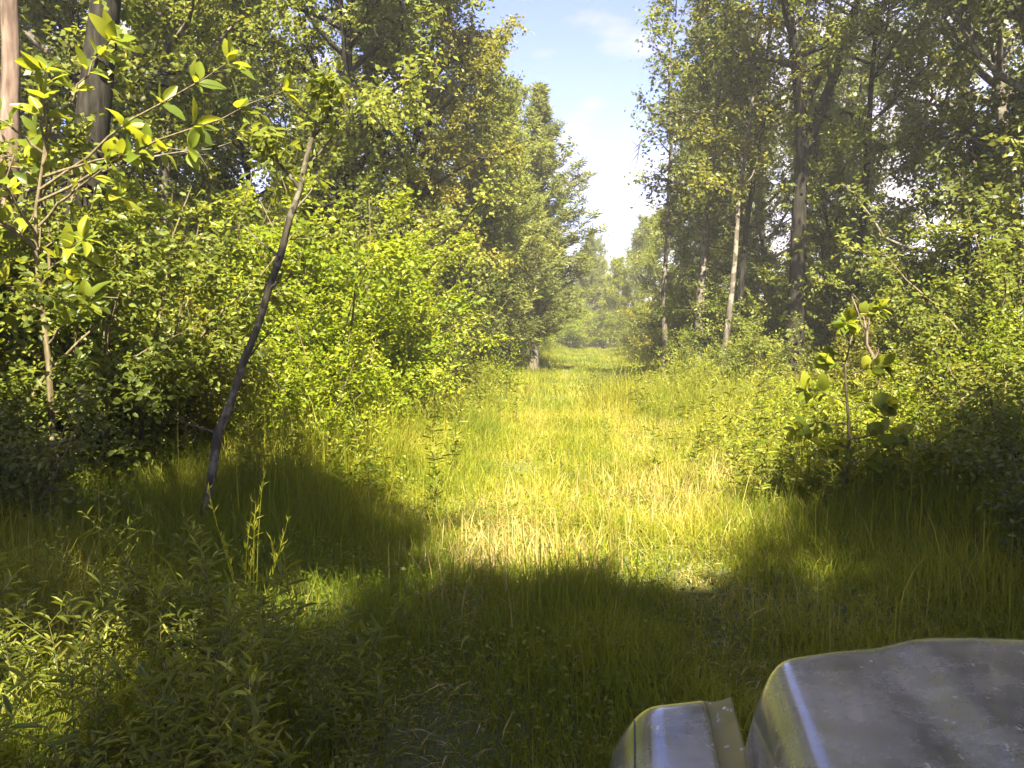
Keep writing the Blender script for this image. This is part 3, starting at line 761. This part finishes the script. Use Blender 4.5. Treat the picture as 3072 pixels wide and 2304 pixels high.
# ------------------------------------------------------------------ narrow-leaved weeds of the near left
def forb_ok(x, y): return True
cnt = 0
rngf = np.random.default_rng(5)
while cnt < 240:
    y = rngf.uniform(2.0, 5.2); x = rngf.uniform(-0.66 * y - 0.5, -0.12 * y - 0.02)
    edge = -0.55 - 0.16 * (y - 3) ** 1
    lim = np.interp(y, [2, 3, 4, 4.6, 5.2], [0.0, -0.25, -0.75, -1.5, -2.4])
    if x > lim + rngf.normal() * 0.12: continue
    s = rngf.uniform(0.6, 1.05)
    place(FB[cnt % 6], 'narrow_leaved_weed', x, y, rngf.uniform(0, 6.28), s, '%s leaved green weed %s of the lower left tangle' % ('broad' if cnt % 6 > 3 else 'narrow', 'at the front' if y < 3.1 else ('in the middle' if y < 4.0 else 'along the back rim')), 'weed',
          'narrow leaved weeds of the lower left corner', M['stem'], M[('forb', 'weed', 'forb', 'leaf_mid', 'forb')[cnt % 5]], FN, tilt=(rngf.normal() * .16, rngf.normal() * .16))
    cnt += 1
for k in range(270):
    y = rngf.uniform(7.2, 19); side = 1 if rngf.uniform() < 0.7 else -1
    off = trail_hw(y) + rngf.normal() * 0.75 - 0.15
    x = trail_x(y) + side * off
    place(FB[k % 6], 'leafy_weed', x, y, rngf.uniform(0, 6.28), rngf.uniform(0.9, 1.5), 'leafy green weed at the %s rim of the sunlit trail, %s' % ('right' if side > 0 else 'left', 'near the shade' if y < 10.5 else ('half way along' if y < 15 else 'farther back')), 'weed',
          'weeds along the trail rims', M['stem'], M['weed'], FN, tilt=(rngf.normal() * .1, rngf.normal() * .1))

# ------------------------------------------------------------------ grass and ground cover
def noise2(x, y, s):
    return (np.sin(x * 1.7 * s + 1.1 * np.sin(y * 1.3 * s)) + np.sin(y * 2.1 * s + 1.7 * np.sin(x * 0.9 * s + 2)) + np.sin((x + y) * 1.1 * s + 0.6)) / 3

def track(x, y):
    """1 in the two wheel tracks"""
    c = trail_x(y)
    a = np.exp(-((x - (c - 0.72)) / 0.30) ** 2); b = np.exp(-((x - (c + 0.78)) / 0.30) ** 2)
    return np.maximum(a, b)

def grass_blades(rng, x, y, h, w, rnd_, segs=3, bend=0.5):
    n = len(x)
    az = rng.uniform(0, 6.283, n)
    lean = np.stack([np.cos(az), np.sin(az), np.zeros(n)], -1)
    fa = rng.uniform(0, 6.283, n)
    sd = np.stack([np.cos(fa), np.sin(fa), np.zeros(n)], -1)
    bn = np.clip(rng.normal(bend, 0.28, n), 0.03, 1.25)
    ts = np.linspace(0, 1, segs + 1)
    P0 = np.stack([x, y, gz(x, y) - 0.01], -1)
    V = np.zeros((n, 2 * segs + 1, 3))
    for i, t in enumerate(ts):
        c = P0 + UP * (h * (t - 0.42 * bn * t * t))[:, None] + lean * (h * bn * t * t * 0.8)[:, None]
        if i < segs:
            ww = (w * 0.5 * (1 - t) ** 0.55 + 0.0004)[:, None]
            V[:, 2 * i] = c - sd * ww; V[:, 2 * i + 1] = c + sd * ww
        else:
            V[:, 2 * segs] = c
    b = (np.arange(n) * (2 * segs + 1))[:, None]
    Q = np.concatenate([b + np.array([[2 * i, 2 * i + 1, 2 * i + 3, 2 * i + 2]]) for i in range(segs - 1)], 0)
    T = b + np.array([[2 * segs - 2, 2 * segs - 1, 2 * segs]])
    return V.reshape(-1, 3), Q, T, np.concatenate([np.tile(rnd_, segs - 1), rnd_])

def scatter(rng, n, y0, y1, wide):
    y = rng.uniform(y0, y1, n)
    x = trail_x(y) + rng.uniform(-1, 1, n) * (trail_hw(y) + wide)
    return x, y

def grass_height(x, y):
    d = np.abs(x - trail_x(y)) / trail_hw(y)
    h = 0.19 + 0.12 * np.clip(d, 0, 1) ** 2 + 0.24 * np.clip(d - 0.72, 0, 0.6)
    h = h * (1 - 0.42 * track(x, y)) + 0.05 * noise2(x, y, 1.3) + 0.05 * noise2(x + 7, y, 3.1) + 0.20 * np.clip(noise2(x - 2, y + 4, 1.7) - 0.15, 0, 1)
    # knee-high stands
    for cx, cy, r_, add in ((3.3, 14.5, 0.75, 0.55), (2.8, 16.2, 0.7, 0.5), (-1.5, 9.8, 0.6, 0.55), (-2.0, 8.9, 0.4, 0.5), (-.7, 12.5, .6, .4), (1.5, 9.6, 0.6, 0.16), (2.0, 7.2, .7, .18), (-1.6, 11.4, .5, .5), (1.9, 16.6, .6, .55), (2.6, 17.2, .6, .5), (3.2, 12.4, .5, .4), (-1.0, 14.5, .5, .45), (3.0, 10.4, .45, .3), (-1.9, 7.6, .5, .3)):
        h = h + add * np.exp(-(((x - cx) ** 2 + (y - cy) ** 2) / r_ ** 2))
    return np.clip(h, 0.04, 1.2)

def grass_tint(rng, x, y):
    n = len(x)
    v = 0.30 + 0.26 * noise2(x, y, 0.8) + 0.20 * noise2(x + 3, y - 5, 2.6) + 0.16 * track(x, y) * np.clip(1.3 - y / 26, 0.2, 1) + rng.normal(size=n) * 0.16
    v = v - 0.14 * np.clip((8.2 - y) / 2.0, 0, 1)  # greener, darker blades nearby: the shade's tone put into the colour
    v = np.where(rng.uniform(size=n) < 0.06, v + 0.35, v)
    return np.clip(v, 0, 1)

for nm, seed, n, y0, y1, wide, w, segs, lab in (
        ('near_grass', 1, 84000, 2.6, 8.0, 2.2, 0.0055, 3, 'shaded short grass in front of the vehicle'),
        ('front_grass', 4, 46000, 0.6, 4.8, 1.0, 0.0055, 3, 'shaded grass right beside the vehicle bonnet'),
        ('middle_grass', 2, 78000, 8.0, 17.0, 1.2, 0.0085, 3, 'sunlit yellow green grass covering the trail'),
        ('far_grass', 3, 60000, 17.0, 58.0, 1.0, 0.020, 2, 'bright grass on the far stretch of the trail')):
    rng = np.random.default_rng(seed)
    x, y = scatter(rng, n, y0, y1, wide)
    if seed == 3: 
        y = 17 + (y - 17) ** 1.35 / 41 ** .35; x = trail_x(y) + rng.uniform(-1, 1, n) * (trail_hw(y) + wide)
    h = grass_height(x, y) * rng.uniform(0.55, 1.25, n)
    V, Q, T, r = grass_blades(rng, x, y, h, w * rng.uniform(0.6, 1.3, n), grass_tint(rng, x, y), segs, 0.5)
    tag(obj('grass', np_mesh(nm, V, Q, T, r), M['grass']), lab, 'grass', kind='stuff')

# wispy taller stems with bent tips
rng = np.random.default_rng(31)
x, y = scatter(rng, 9000, 4.2, 26, 0.9)
k = rng.uniform(size=len(x)) < 0.25 + 0.75 * (noise2(x, y, 1.1) > 0.1)
x, y = x[k], y[k]
n = len(x)
V, Q, T, r = grass_blades(rng, x, y, grass_height(x, y) * rng.uniform(1.1, 2.0, n) + 0.08, 0.0075 * rng.uniform(0.7, 1.3, n), np.clip(grass_tint(rng, x, y) + 0.15, 0, 1), 3, 0.35)
tag(obj('wispy_grass', np_mesh('wispy_grass', V, Q, T, r), M['grass']), 'thin taller grass stems scattered over the trail', 'grass', kind='stuff')

# tan seed heads in patches on the right half of the clearing
rng = np.random.default_rng(33)
c_ = np.array([(1.9, 7.8), (2.3, 9.3), (1.2, 9.0), (0.2, 7.2), (3.0, 11.5), (0.0, 6.2), (2.6, 13.5)])
q = rng.integers(len(c_), size=3600)
x = c_[q, 0] + rng.normal(size=3600) * 0.45; y = c_[q, 1] + rng.normal(size=3600) * 0.6
V, Q, T, r = grass_blades(rng, x, y, rng.uniform(0.16, 0.42, 3600), 0.006 * rng.uniform(0.7, 1.4, 3600), rng.uniform(0.2, 1, 3600), 3, 0.45)
tag(obj('seeding_grass', np_mesh('seeding_grass', V, Q, T, r), M['straw']), 'tan seeding grass in patches on the sunlit trail', 'grass', kind='stuff')

# flattened dry grass in the wheel tracks
rng = np.random.default_rng(9)
x, y = scatter(rng, 26000, 2.8, 16, 0.2)
k = rng.uniform(size=len(x)) < track(x, y) ** 1.3 * 0.9 + 0.06
x, y = x[k], y[k]
n = len(x)
P = np.stack([x, y, gz(x, y) + rng.uniform(0.005, 0.06, n)], -1)
D = rng.normal(size=(n, 3)) * (1, 1, 0.18)
a = Acc()
a.leaves(P, D, UP + rng.normal(size=(n, 3)) * 0.3, rng.uniform(0.06, 0.2, n), rng.uniform(0.004, 0.009, n), rng.uniform(0, 1, n))
tag(obj('dry_grass', a.mesh('dry_grass'), M['straw']), 'flattened straw coloured grass lying in the wheel tracks', 'dry grass', kind='stuff')

# small-leaved ground cover among the grass and under the shrubs
a = Acc()
rng = np.random.default_rng(12)
def cover(n, y0, y1, x0f, x1f, hmax, L, W, hbase=0.03):
    y = y0 + (y1 - y0) * rng.uniform(0, 1, n) ** 1.2
    x = rng.uniform(0, 1, n) * (x1f(y) - x0f(y)) + x0f(y)
    g = 0.5 + 0.5 * noise2(x, y, 1.6)
    keep = rng.uniform(size=n) < 0.25 + 0.9 * g
    x, y, g = x[keep], y[keep], g[keep]
    n = len(x)
    z = gz(x, y) + hbase + hmax * g * rng.uniform(0, 1, n)
    Ls = L * rng.uniform(0.6, 1.3, n)
    a.leaves(np.stack([x, y, z], -1), rng.normal(size=(n, 3)) * (1, 1, .4), UP * 1.0 + rng.normal(size=(n, 3)) * 0.5, Ls, Ls * W / L, np.clip(.35 + .25 * noise2(x, y, 2.2) + rng.normal(size=n) * .22, 0, 1))
cover(42000, 2.6, 9, lambda y: trail_x(y) - trail_hw(y) - 1.6, lambda y: trail_x(y) + trail_hw(y) + 1.6, 0.20, 0.034, 0.018)
cover(26000, 7, 18, lambda y: trail_x(y) - 2.2, lambda y: trail_x(y) + 2.2, 0.24, 0.034, 0.019)
cover(30000, 8, 22, lambda y: trail_x(y) + 1.9, lambda y: trail_x(y) + trail_hw(y) + 2.4, 0.55, 0.055, 0.032)
cover(26000, 8, 22, lambda y: trail_x(y) - trail_hw(y) - 2.4, lambda y: trail_x(y) - 1.9, 0.55, 0.055, 0.032)
cover(26000, 6, 34, lambda y: -0.75 * y - 2, lambda y: trail_x(y) - trail_hw(y) - 1.2, 0.6, 0.085, 0.05)
cover(26000, 6, 34, lambda y: trail_x(y) + trail_hw(y) + 1.2, lambda y: 0.75 * y + 2, 0.6, 0.085, 0.05)
tag(obj('ground_cover', a.mesh('ground_cover'), M['weed']), 'small leaved ground cover among the grass and under the shrubs', 'ground cover', kind='stuff')

# tall grass stalks that stand out
def stalk_tuft(label, x, y, stalks, seed, H, group=None):
    rng = np.random.default_rng(seed)
    a = Acc()
    for i in range(stalks):
        d = norm(np.array((rng.normal() * .16, rng.normal() * .1, 1)))
        b = branch(rng, (rng.normal() * .03, rng.normal() * .03, -.03), d, H * rng.uniform(.7, 1.1), 6, -.15, .05)
        a.tube(b, .004 * (1 - .6 * np.linspace(0, 1, 6)), 4, rng.uniform(.1, .5))
        m = 26
        t = rng.uniform(.5, 1, m)
        P = np.array([along(b, q)[0] for q in t])
        a.leaves(P, rng.normal(size=(m, 3)) * .5 + UP * 1.2, rng.normal(size=(m, 3)), rng.uniform(.03, .07, m), rng.uniform(.005, .009, m), rng.uniform(.15, .6, m))
    tag(obj('tall_grass_tuft', a.mesh('tall_grass_tuft'), M['grass'], None, (x, y, float(gz(x, y)))), label, 'grass tuft', group)
stalk_tuft('tuft of tall pale grass stalks rising behind the lower left weeds', -1.5, 4.75, 7, 21, .95)
stalk_tuft('single arched grass stalk right of the pale tuft', -1.25, 4.5, 2, 22, .75)
stalk_tuft('tall grass stalks between the leaning trunk and the sunlit grass', -2.15, 7.6, 14, 23, 1.25)
stalk_tuft('upright grass stalks standing in the middle of the sunlit grass', 1.25, 8.2, 5, 24, .75)
stalk_tuft('dense stand of tall grass at the right rim of the sunlit trail', 3.05, 14.2, 26, 25, 1.15)
stalk_tuft('dense tuft of tall grass below the bright thicket', -1.2, 11.2, 22, 26, 1.1)

rt = random.Random(9)
for k in range(26):
    y = rt.uniform(7.6, 19); sd = rt.choice((-1, 1))
    x = float(trail_x(y) + sd * (trail_hw(y) - rt.uniform(-.3, 1.0)))
    stalk_tuft('tuft of upright grass stalks along the rim of the sunlit trail', x, y, rt.randint(8, 18), 100 + k, rt.uniform(.6, 1.05), 'grass tufts along the trail rims')

# ------------------------------------------------------------------ the vehicle
def paint_mat(name, c1, c2, rough=0.28, dirt=(0.30, 0.27, 0.22), metallic=0.35, coat=0.4):
    m, nt, out = new_mat(name)
    N, L = nt.nodes, nt.links
    t = N.new('ShaderNodeTexCoord')
    n1 = N.new('ShaderNodeTexNoise'); n1.inputs['Scale'].default_value = 3.2; n1.inputs['Detail'].default_value = 7; n1.inputs['Roughness'].default_value = .6
    L.new(t.outputs['Object'], n1.inputs['Vector'])
    rp = N.new('ShaderNodeValToRGB')
    rp.color_ramp.elements[0].position = .40; rp.color_ramp.elements[0].color = (*c1, 1)
    rp.color_ramp.elements[1].position = .62; rp.color_ramp.elements[1].color = (*c2, 1)
    L.new(n1.outputs[0], rp.inputs[0])
    n2 = N.new('ShaderNodeTexNoise'); n2.inputs['Scale'].default_value = 11; n2.inputs['Detail'].default_value = 9; n2.inputs['Roughness'].default_value = .7
    L.new(t.outputs['Object'], n2.inputs['Vector'])
    r2 = N.new('ShaderNodeValToRGB')
    r2.color_ramp.elements[0].position = .44; r2.color_ramp.elements[1].position = .74
    L.new(n2.outputs[0], r2.inputs[0])
    mx = N.new('ShaderNodeMix'); mx.data_type = 'RGBA'
    L.new(r2.outputs[0], mx.inputs[0]); L.new(rp.outputs[0], mx.inputs[6]); mx.inputs[7].default_value = (*dirt, 1)
    bs = N.new('ShaderNodeBsdfPrincipled')
    bs.inputs['Metallic'].default_value = metallic
    n4 = N.new('ShaderNodeTexNoise'); n4.inputs['Scale'].default_value = 42; n4.inputs['Detail'].default_value = 4; n4.inputs['Roughness'].default_value = .65
    mp4 = N.new('ShaderNodeMapping'); mp4.inputs['Scale'].default_value = (1, .55, 1)
    L.new(t.outputs['Object'], mp4.inputs[0]); L.new(mp4.outputs[0], n4.inputs['Vector'])
    r4 = N.new('ShaderNodeValToRGB'); r4.color_ramp.elements[0].position = .645; r4.color_ramp.elements[1].position = .70
    L.new(n4.outputs[0], r4.inputs[0])
    mx4 = N.new('ShaderNodeMix'); mx4.data_type = 'RGBA'
    L.new(r4.outputs[0], mx4.inputs[0]); L.new(mx.outputs[2], mx4.inputs[6]); mx4.inputs[7].default_value = (.55, .52, .46, 1)
    L.new(mx4.outputs[2], bs.inputs['Base Color'])
    mr = N.new('ShaderNodeMapRange'); mr.inputs[1].default_value = .3; mr.inputs[2].default_value = .75
    mr.inputs[3].default_value = rough * .6; mr.inputs[4].default_value = min(1, rough * 2.0)
    L.new(n2.outputs[0], mr.inputs[0]); L.new(mr.outputs[0], bs.inputs['Roughness'])
    bs.inputs['Coat Weight'].default_value = coat
    bs.inputs['Coat Roughness'].default_value = .06
    bp = N.new('ShaderNodeBump'); bp.inputs['Strength'].default_value = .12; bp.inputs['Distance'].default_value = .02
    n3 = N.new('ShaderNodeTexNoise'); n3.inputs['Scale'].default_value = 7; n3.inputs['Detail'].default_value = 3
    L.new(t.outputs['Object'], n3.inputs['Vector']); L.new(n3.outputs[0], bp.inputs['Height'])
    L.new(bp.outputs[0], bs.inputs['Normal'])
    L.new(bs.outputs[0], out.inputs[0])
    return m
def plain_mat(name, c, rough=.6, metallic=0.0):
    m, nt, out = new_mat(name)
    N, L = nt.nodes, nt.links
    n1 = N.new('ShaderNodeTexNoise'); n1.inputs['Scale'].default_value = 14; n1.inputs['Detail'].default_value = 5
    mx = N.new('ShaderNodeMix'); mx.data_type = 'RGBA'
    L.new(n1.outputs[0], mx.inputs[0]); mx.inputs[6].default_value = (*[v * .7 for v in c], 1); mx.inputs[7].default_value = (*[min(1, v * 1.35) for v in c], 1)
    bs = N.new('ShaderNodeBsdfPrincipled'); bs.inputs['Roughness'].default_value = rough; bs.inputs['Metallic'].default_value = metallic
    L.new(mx.outputs[2], bs.inputs['Base Color']); L.new(bs.outputs[0], out.inputs[0])
    return m
M['paint'] = paint_mat('weathered_grey_paint', (.12, .112, .100), (.27, .248, .225), .20, (.33, .295, .25), .45, .6)
M['olive'] = paint_mat('olive_plastic', (.17, .15, .025), (.26, .22, .045), .6, (.28, .24, .09), 0, 0)
M['rubber'] = plain_mat('tyre_rubber', (.025, .025, .025), .85)
M['steel'] = plain_mat('dull_steel', (.25, .25, .25), .45, .8)
M['black'] = plain_mat('black_plastic', (.03, .03, .03), .5)
M['seat'] = plain_mat('dark_vinyl', (.05, .045, .04), .6)
M['lamp'] = plain_mat('lamp_glass', (.6, .6, .58), .1)

car = empty('off_road_vehicle', (1.045, 1.64, 0), R(-8))
tag(car, 'weathered grey off road vehicle whose bonnet fills the lower right corner', 'vehicle')

def grid_mesh(name, fn, nu, nv, thick=0.0):
    u = np.linspace(0, 1, nu); v = np.linspace(0, 1, nv)
    U, Vv = np.meshgrid(u, v)
    P = fn(U, Vv)
    P = np.stack(P, -1).reshape(-1, 3)
    i = (np.arange(nv - 1)[:, None] * nu + np.arange(nu - 1)[None]).ravel()
    Q = np.stack([i, i + 1, i + nu + 1, i + nu], -1)
    if thick:
        n = len(P)
        P2 = P - np.array((0, 0, thick))
        bi = np.concatenate([np.arange(nu), np.arange(1, nv) * nu + nu - 1, (nv - 1) * nu + np.arange(nu - 2, -1, -1), np.arange(nv - 2, 0, -1) * nu])
        bj = np.roll(bi, -1)
        S = np.stack([bi, bi + n, bj + n, bj], -1)
        Q = np.concatenate([Q, Q[:, ::-1] + n, S])
        P = np.concatenate([P, P2])
    return np_mesh(name, P, Q, smooth=True)

def sstep(a, b, x):
    t = np.clip((x - a) / (b - a), 0, 1)
    return t * t * (3 - 2 * t)

def edge_spread(u, k=0.62):
    """cluster samples toward both ends"""
    s = 2 * u - 1
    return np.sign(s) * np.abs(s) ** k

def hood_fn(U, Vv):
    s = edge_spread(U)                      # -1..1 across
    f = 1 - (1 - Vv) ** 1.0
    f = np.where(Vv > .5, 1 - .5 * ((1 - Vv) / .5) ** 1.5, Vv)
    yb, hw = -1.05, .58
    yf = .17 * (1 - np.abs(s) ** 2.2) - .02      # bowed front edge
    # round the front corners
    y = yb + (yf - yb) * f
    x = s * (hw + .05 * (1 - f)) * np.where(f > .86, 1 - .10 * ((f - .86) / .14) ** 2 * np.abs(s) ** 3, 1)
    z = 1.15 + .02 * (1 - f) - .012 * s * s
    z = z + .016 * sstep(.55, .36, np.abs(s)) * sstep(1.0, .93, f)
    ed = np.clip((np.abs(s) - .82) / .18, 0, 1)
    z = z - .16 * ed ** 3
    fe = np.clip((f - .86) / .14, 0, 1)
    z = z - .18 * fe ** 3
    return x, y, z
obj('bonnet', grid_mesh('bonnet', hood_fn, 60, 50, .012), M['paint'], car)

def fender_fn(sd):
    def fn(U, Vv):
        s = edge_spread(U, .7)              # -1 inner .. 1 outer
        f = np.where(Vv > .5, 1 - .5 * ((1 - Vv) / .5) ** 1.5, Vv)
        y = -1.0 + (1.29 - .05 * (s + 1) - .10 * np.clip(s, 0, 1) ** 2) * f
        x = .748 + .118 * s * np.where(f > .9, 1 - .12 * ((f - .9) / .1) ** 2 * (s > 0), 1)
        z = .955 + .03 * (1 - f) - .12 * np.clip((s + .1) / 1.1, 0, 1) ** 2.2
        z = z - .12 * np.clip((s - .72) / .28, 0, 1) ** 2
        z = z - .015 * np.clip((-s - .9) / .1, 0, 1) ** 2
        z = z - .20 * np.clip((f - .84) / .16, 0, 1) ** 2.4
        return sd * x, y, z
    return fn
for sd in (-1, 1):
    fe = obj('fender', grid_mesh('fender', fender_fn(sd), 40, 40, .012), M['paint'], car)
    # raised inset panel on the fender top
    def panel_fn(U, Vv, sd=sd):
        s = edge_spread(U, .6); q = edge_spread(Vv, .6)
        x = .712 + .058 * s * (1 - .10 * np.abs(q) ** 6); y = -.45 + .45 * q * (1 - .03 * np.abs(s) ** 6)
        z = .966 - .0255 * (y + .45) - .12 * np.clip(((x - .748) / .118 + .1) / 1.1, 0, 1) ** 2.2 - .018 * np.clip((x - .745) / .1, 0, 1) ** 2 - .008 * np.maximum(np.clip((np.abs(s) - .8) / .2, 0, 1), np.clip((np.abs(q) - .96) / .04, 0, 1)) ** 2
        return sd * x, y, z + .006
    obj('fender_panel', grid_mesh('fender_panel', panel_fn, 24, 24, .03), M['paint'], fe)
    # open joint between the outer fender skin and its top panel
    def seam_fn(U, Vv, sd=sd):
        y = -.95 + 1.13 * Vv
        f = (y + 1.0) / 1.1975
        z = .955 + .03 * (1 - f) - .12 * (.473 / 1.1) ** 2.2 - .20 * np.clip((f - .84) / .16, 0, 1) ** 2.4
        return sd * (.792 + .005 * (U - .5)), y, z + .0015
    obj('seam', grid_mesh('seam', seam_fn, 3, 40, .002), M['black'], fe)
    # channel between bonnet and fender
    def chan_fn(U, Vv, sd=sd):
        x = .575 + .075 * U; y = -1.0 + 1.30 * Vv
        z = .940 - .008 * np.sin(U * math.pi) - .22 * np.clip((Vv - .88) / .12, 0, 1) ** 2.2 + .012 * (.65 - x) / .075
        return sd * x, y, z
    obj('channel', grid_mesh('channel', chan_fn, 10, 30, .02), M['olive'], car)

def box_mesh(name, lo, hi, bev=.02):
    import bmesh
    bm = bmesh.new()
    bmesh.ops.create_cube(bm, size=1)
    for v in bm.verts:
        v.co = Vector([lo[i] + (v.co[i] + .5) * (hi[i] - lo[i]) for i in range(3)])
    bmesh.ops.bevel(bm, geom=list(bm.edges), offset=bev, segments=2, affect='EDGES', profile=.6)
    me = bpy.data.meshes.new(name)
    bm.to_mesh(me); bm.free()
    return me
obj('grille_panel', box_mesh('grille_panel', (-.55, -.10, .52), (.55, .03, 1.0), .04), M['paint'], car)
for i in range(7):
    x = -.33 + i * .11
    obj('grille_slat', box_mesh('grille_slat', (x - .025, .02, .60), (x + .025, .045, .92), .01), M['black'], car)
for sd in (-1, 1):
    h = obj('headlight', grid_mesh('headlight', lambda U, V: (sd * .47 + .075 * U * np.cos(V * 6.2832), .05 + .03 * (1 - U * U), .80 + .075 * U * np.sin(V * 6.2832)), 8, 25), M['lamp'], car)
obj('bumper', box_mesh('bumper', (-.80, .06, .42), (.80, .18, .56), .03), M['black'], car)
for sd in (-1, 1):
    # fender side with its wheel arch
    def arch_fn(U, Vv, sd=sd):
        y = -1.02 + 1.02 * U
        lo = np.where(np.abs(y + .38) < .44, .37 + np.sqrt(np.maximum(0, .44 ** 2 - (y + .38) ** 2)), .45)
        lo = np.minimum(lo, .80)
        z = lo + (.80 - lo) * Vv
        return sd * (.852 + .012 * Vv), y, z
    obj('fender_side', grid_mesh('fender_side', arch_fn, 40, 6), M['paint'], car)
obj('body_side', box_mesh('body_side', (-.84, -3.0, .40), (-.78, -1.02, .98), .02), M['paint'], car)
obj('body_side', box_mesh('body_side', (.78, -3.0, .40), (.84, -1.02, .98), .02), M['paint'], car)
obj('floor_pan', box_mesh('floor_pan', (-.77, -3.0, .38), (.77, -.2, .44), .02), M['black'], car)
obj('cowl', box_mesh('cowl', (-.84, -1.30, .86), (.84, -1.06, 1.10), .04), M['paint'], car)
obj('tailgate', box_mesh('tailgate', (-.77, -3.05, .42), (.77, -2.99, .98), .02), M['paint'], car)
for sd in (-1, 1):
    obj('seat', box_mesh('seat', (sd * .4 - .25, -2.35, .45), (sd * .4 + .25, -1.85, .72), .06), M['seat'], car)
    obj('backrest', box_mesh('backrest', (sd * .4 - .25, -2.48, .70), (sd * .4 + .25, -2.34, 1.22), .06), M['seat'], car)
    for yy in (-.38, -2.5):
        a = Acc()
        th = np.linspace(0, 2 * np.pi, 33)
        prof = [(.20, -.10), (.33, -.10), (.36, -.08), (.37, 0), (.36, .08), (.33, .10), (.20, .10)]
        V = np.array([[(p[1], p[0] * math.cos(t), p[0] * math.sin(t)) for p in prof] for t in th[:-1]]).reshape(-1, 3)
        k = len(prof); Q = []
        for i in range(32):
            for j in range(k - 1):
                Q.append((i * k + j, i * k + j + 1, ((i + 1) % 32) * k + j + 1, ((i + 1) % 32) * k + j))
        w = obj('wheel', np_mesh('wheel', V, np.array(Q), smooth=True), M['rubber'], car, (sd * .70, yy, .37))
        obj('rim', grid_mesh('rim', lambda U, Vv: (sd * (.06 - .05 * U * (1 - U) * 4), .21 * U * np.cos(Vv * 6.2832), .21 * U * np.sin(Vv * 6.2832)), 10, 33), M['steel'], w)
a = Acc()
th = np.linspace(0, 2 * np.pi, 25)
a.tube(np.stack([-.4 + .18 * np.cos(th), -1.62 + .07 * np.sin(th), 1.12 + .165 * np.sin(th)], -1), np.full(25, .014), 8)
a.tube([(-.4, -1.62, 1.12), (-.4, -1.35, 1.0)], [.02, .02], 6)
a.tube([(-.56, -1.62, 1.12), (-.24, -1.62, 1.12)], [.012, .012], 6)
obj('steering_wheel', a.mesh('steering_wheel', True), M['black'], car)

# ------------------------------------------------------------------ humid summer air
def haze_box(lo, hi, density):
    me = box_mesh('haze', lo, hi, 0.5)
    m, nt, out = new_mat('humid_air')
    v = nt.nodes.new('ShaderNodeVolumePrincipled')
    v.inputs['Color'].default_value = (0.93, 0.92, 0.90, 1)
    v.inputs['Density'].default_value = density
    v.inputs['Anisotropy'].default_value = 0.2
    nt.links.new(v.outputs[0], out.inputs['Volume'])
    o = obj('haze', me, m)
    tag(o, 'pale humid summer air between the trees', 'haze', kind='stuff')
haze_box((-950, -320, -1.5), (950, 1450, 18), 0.0018)
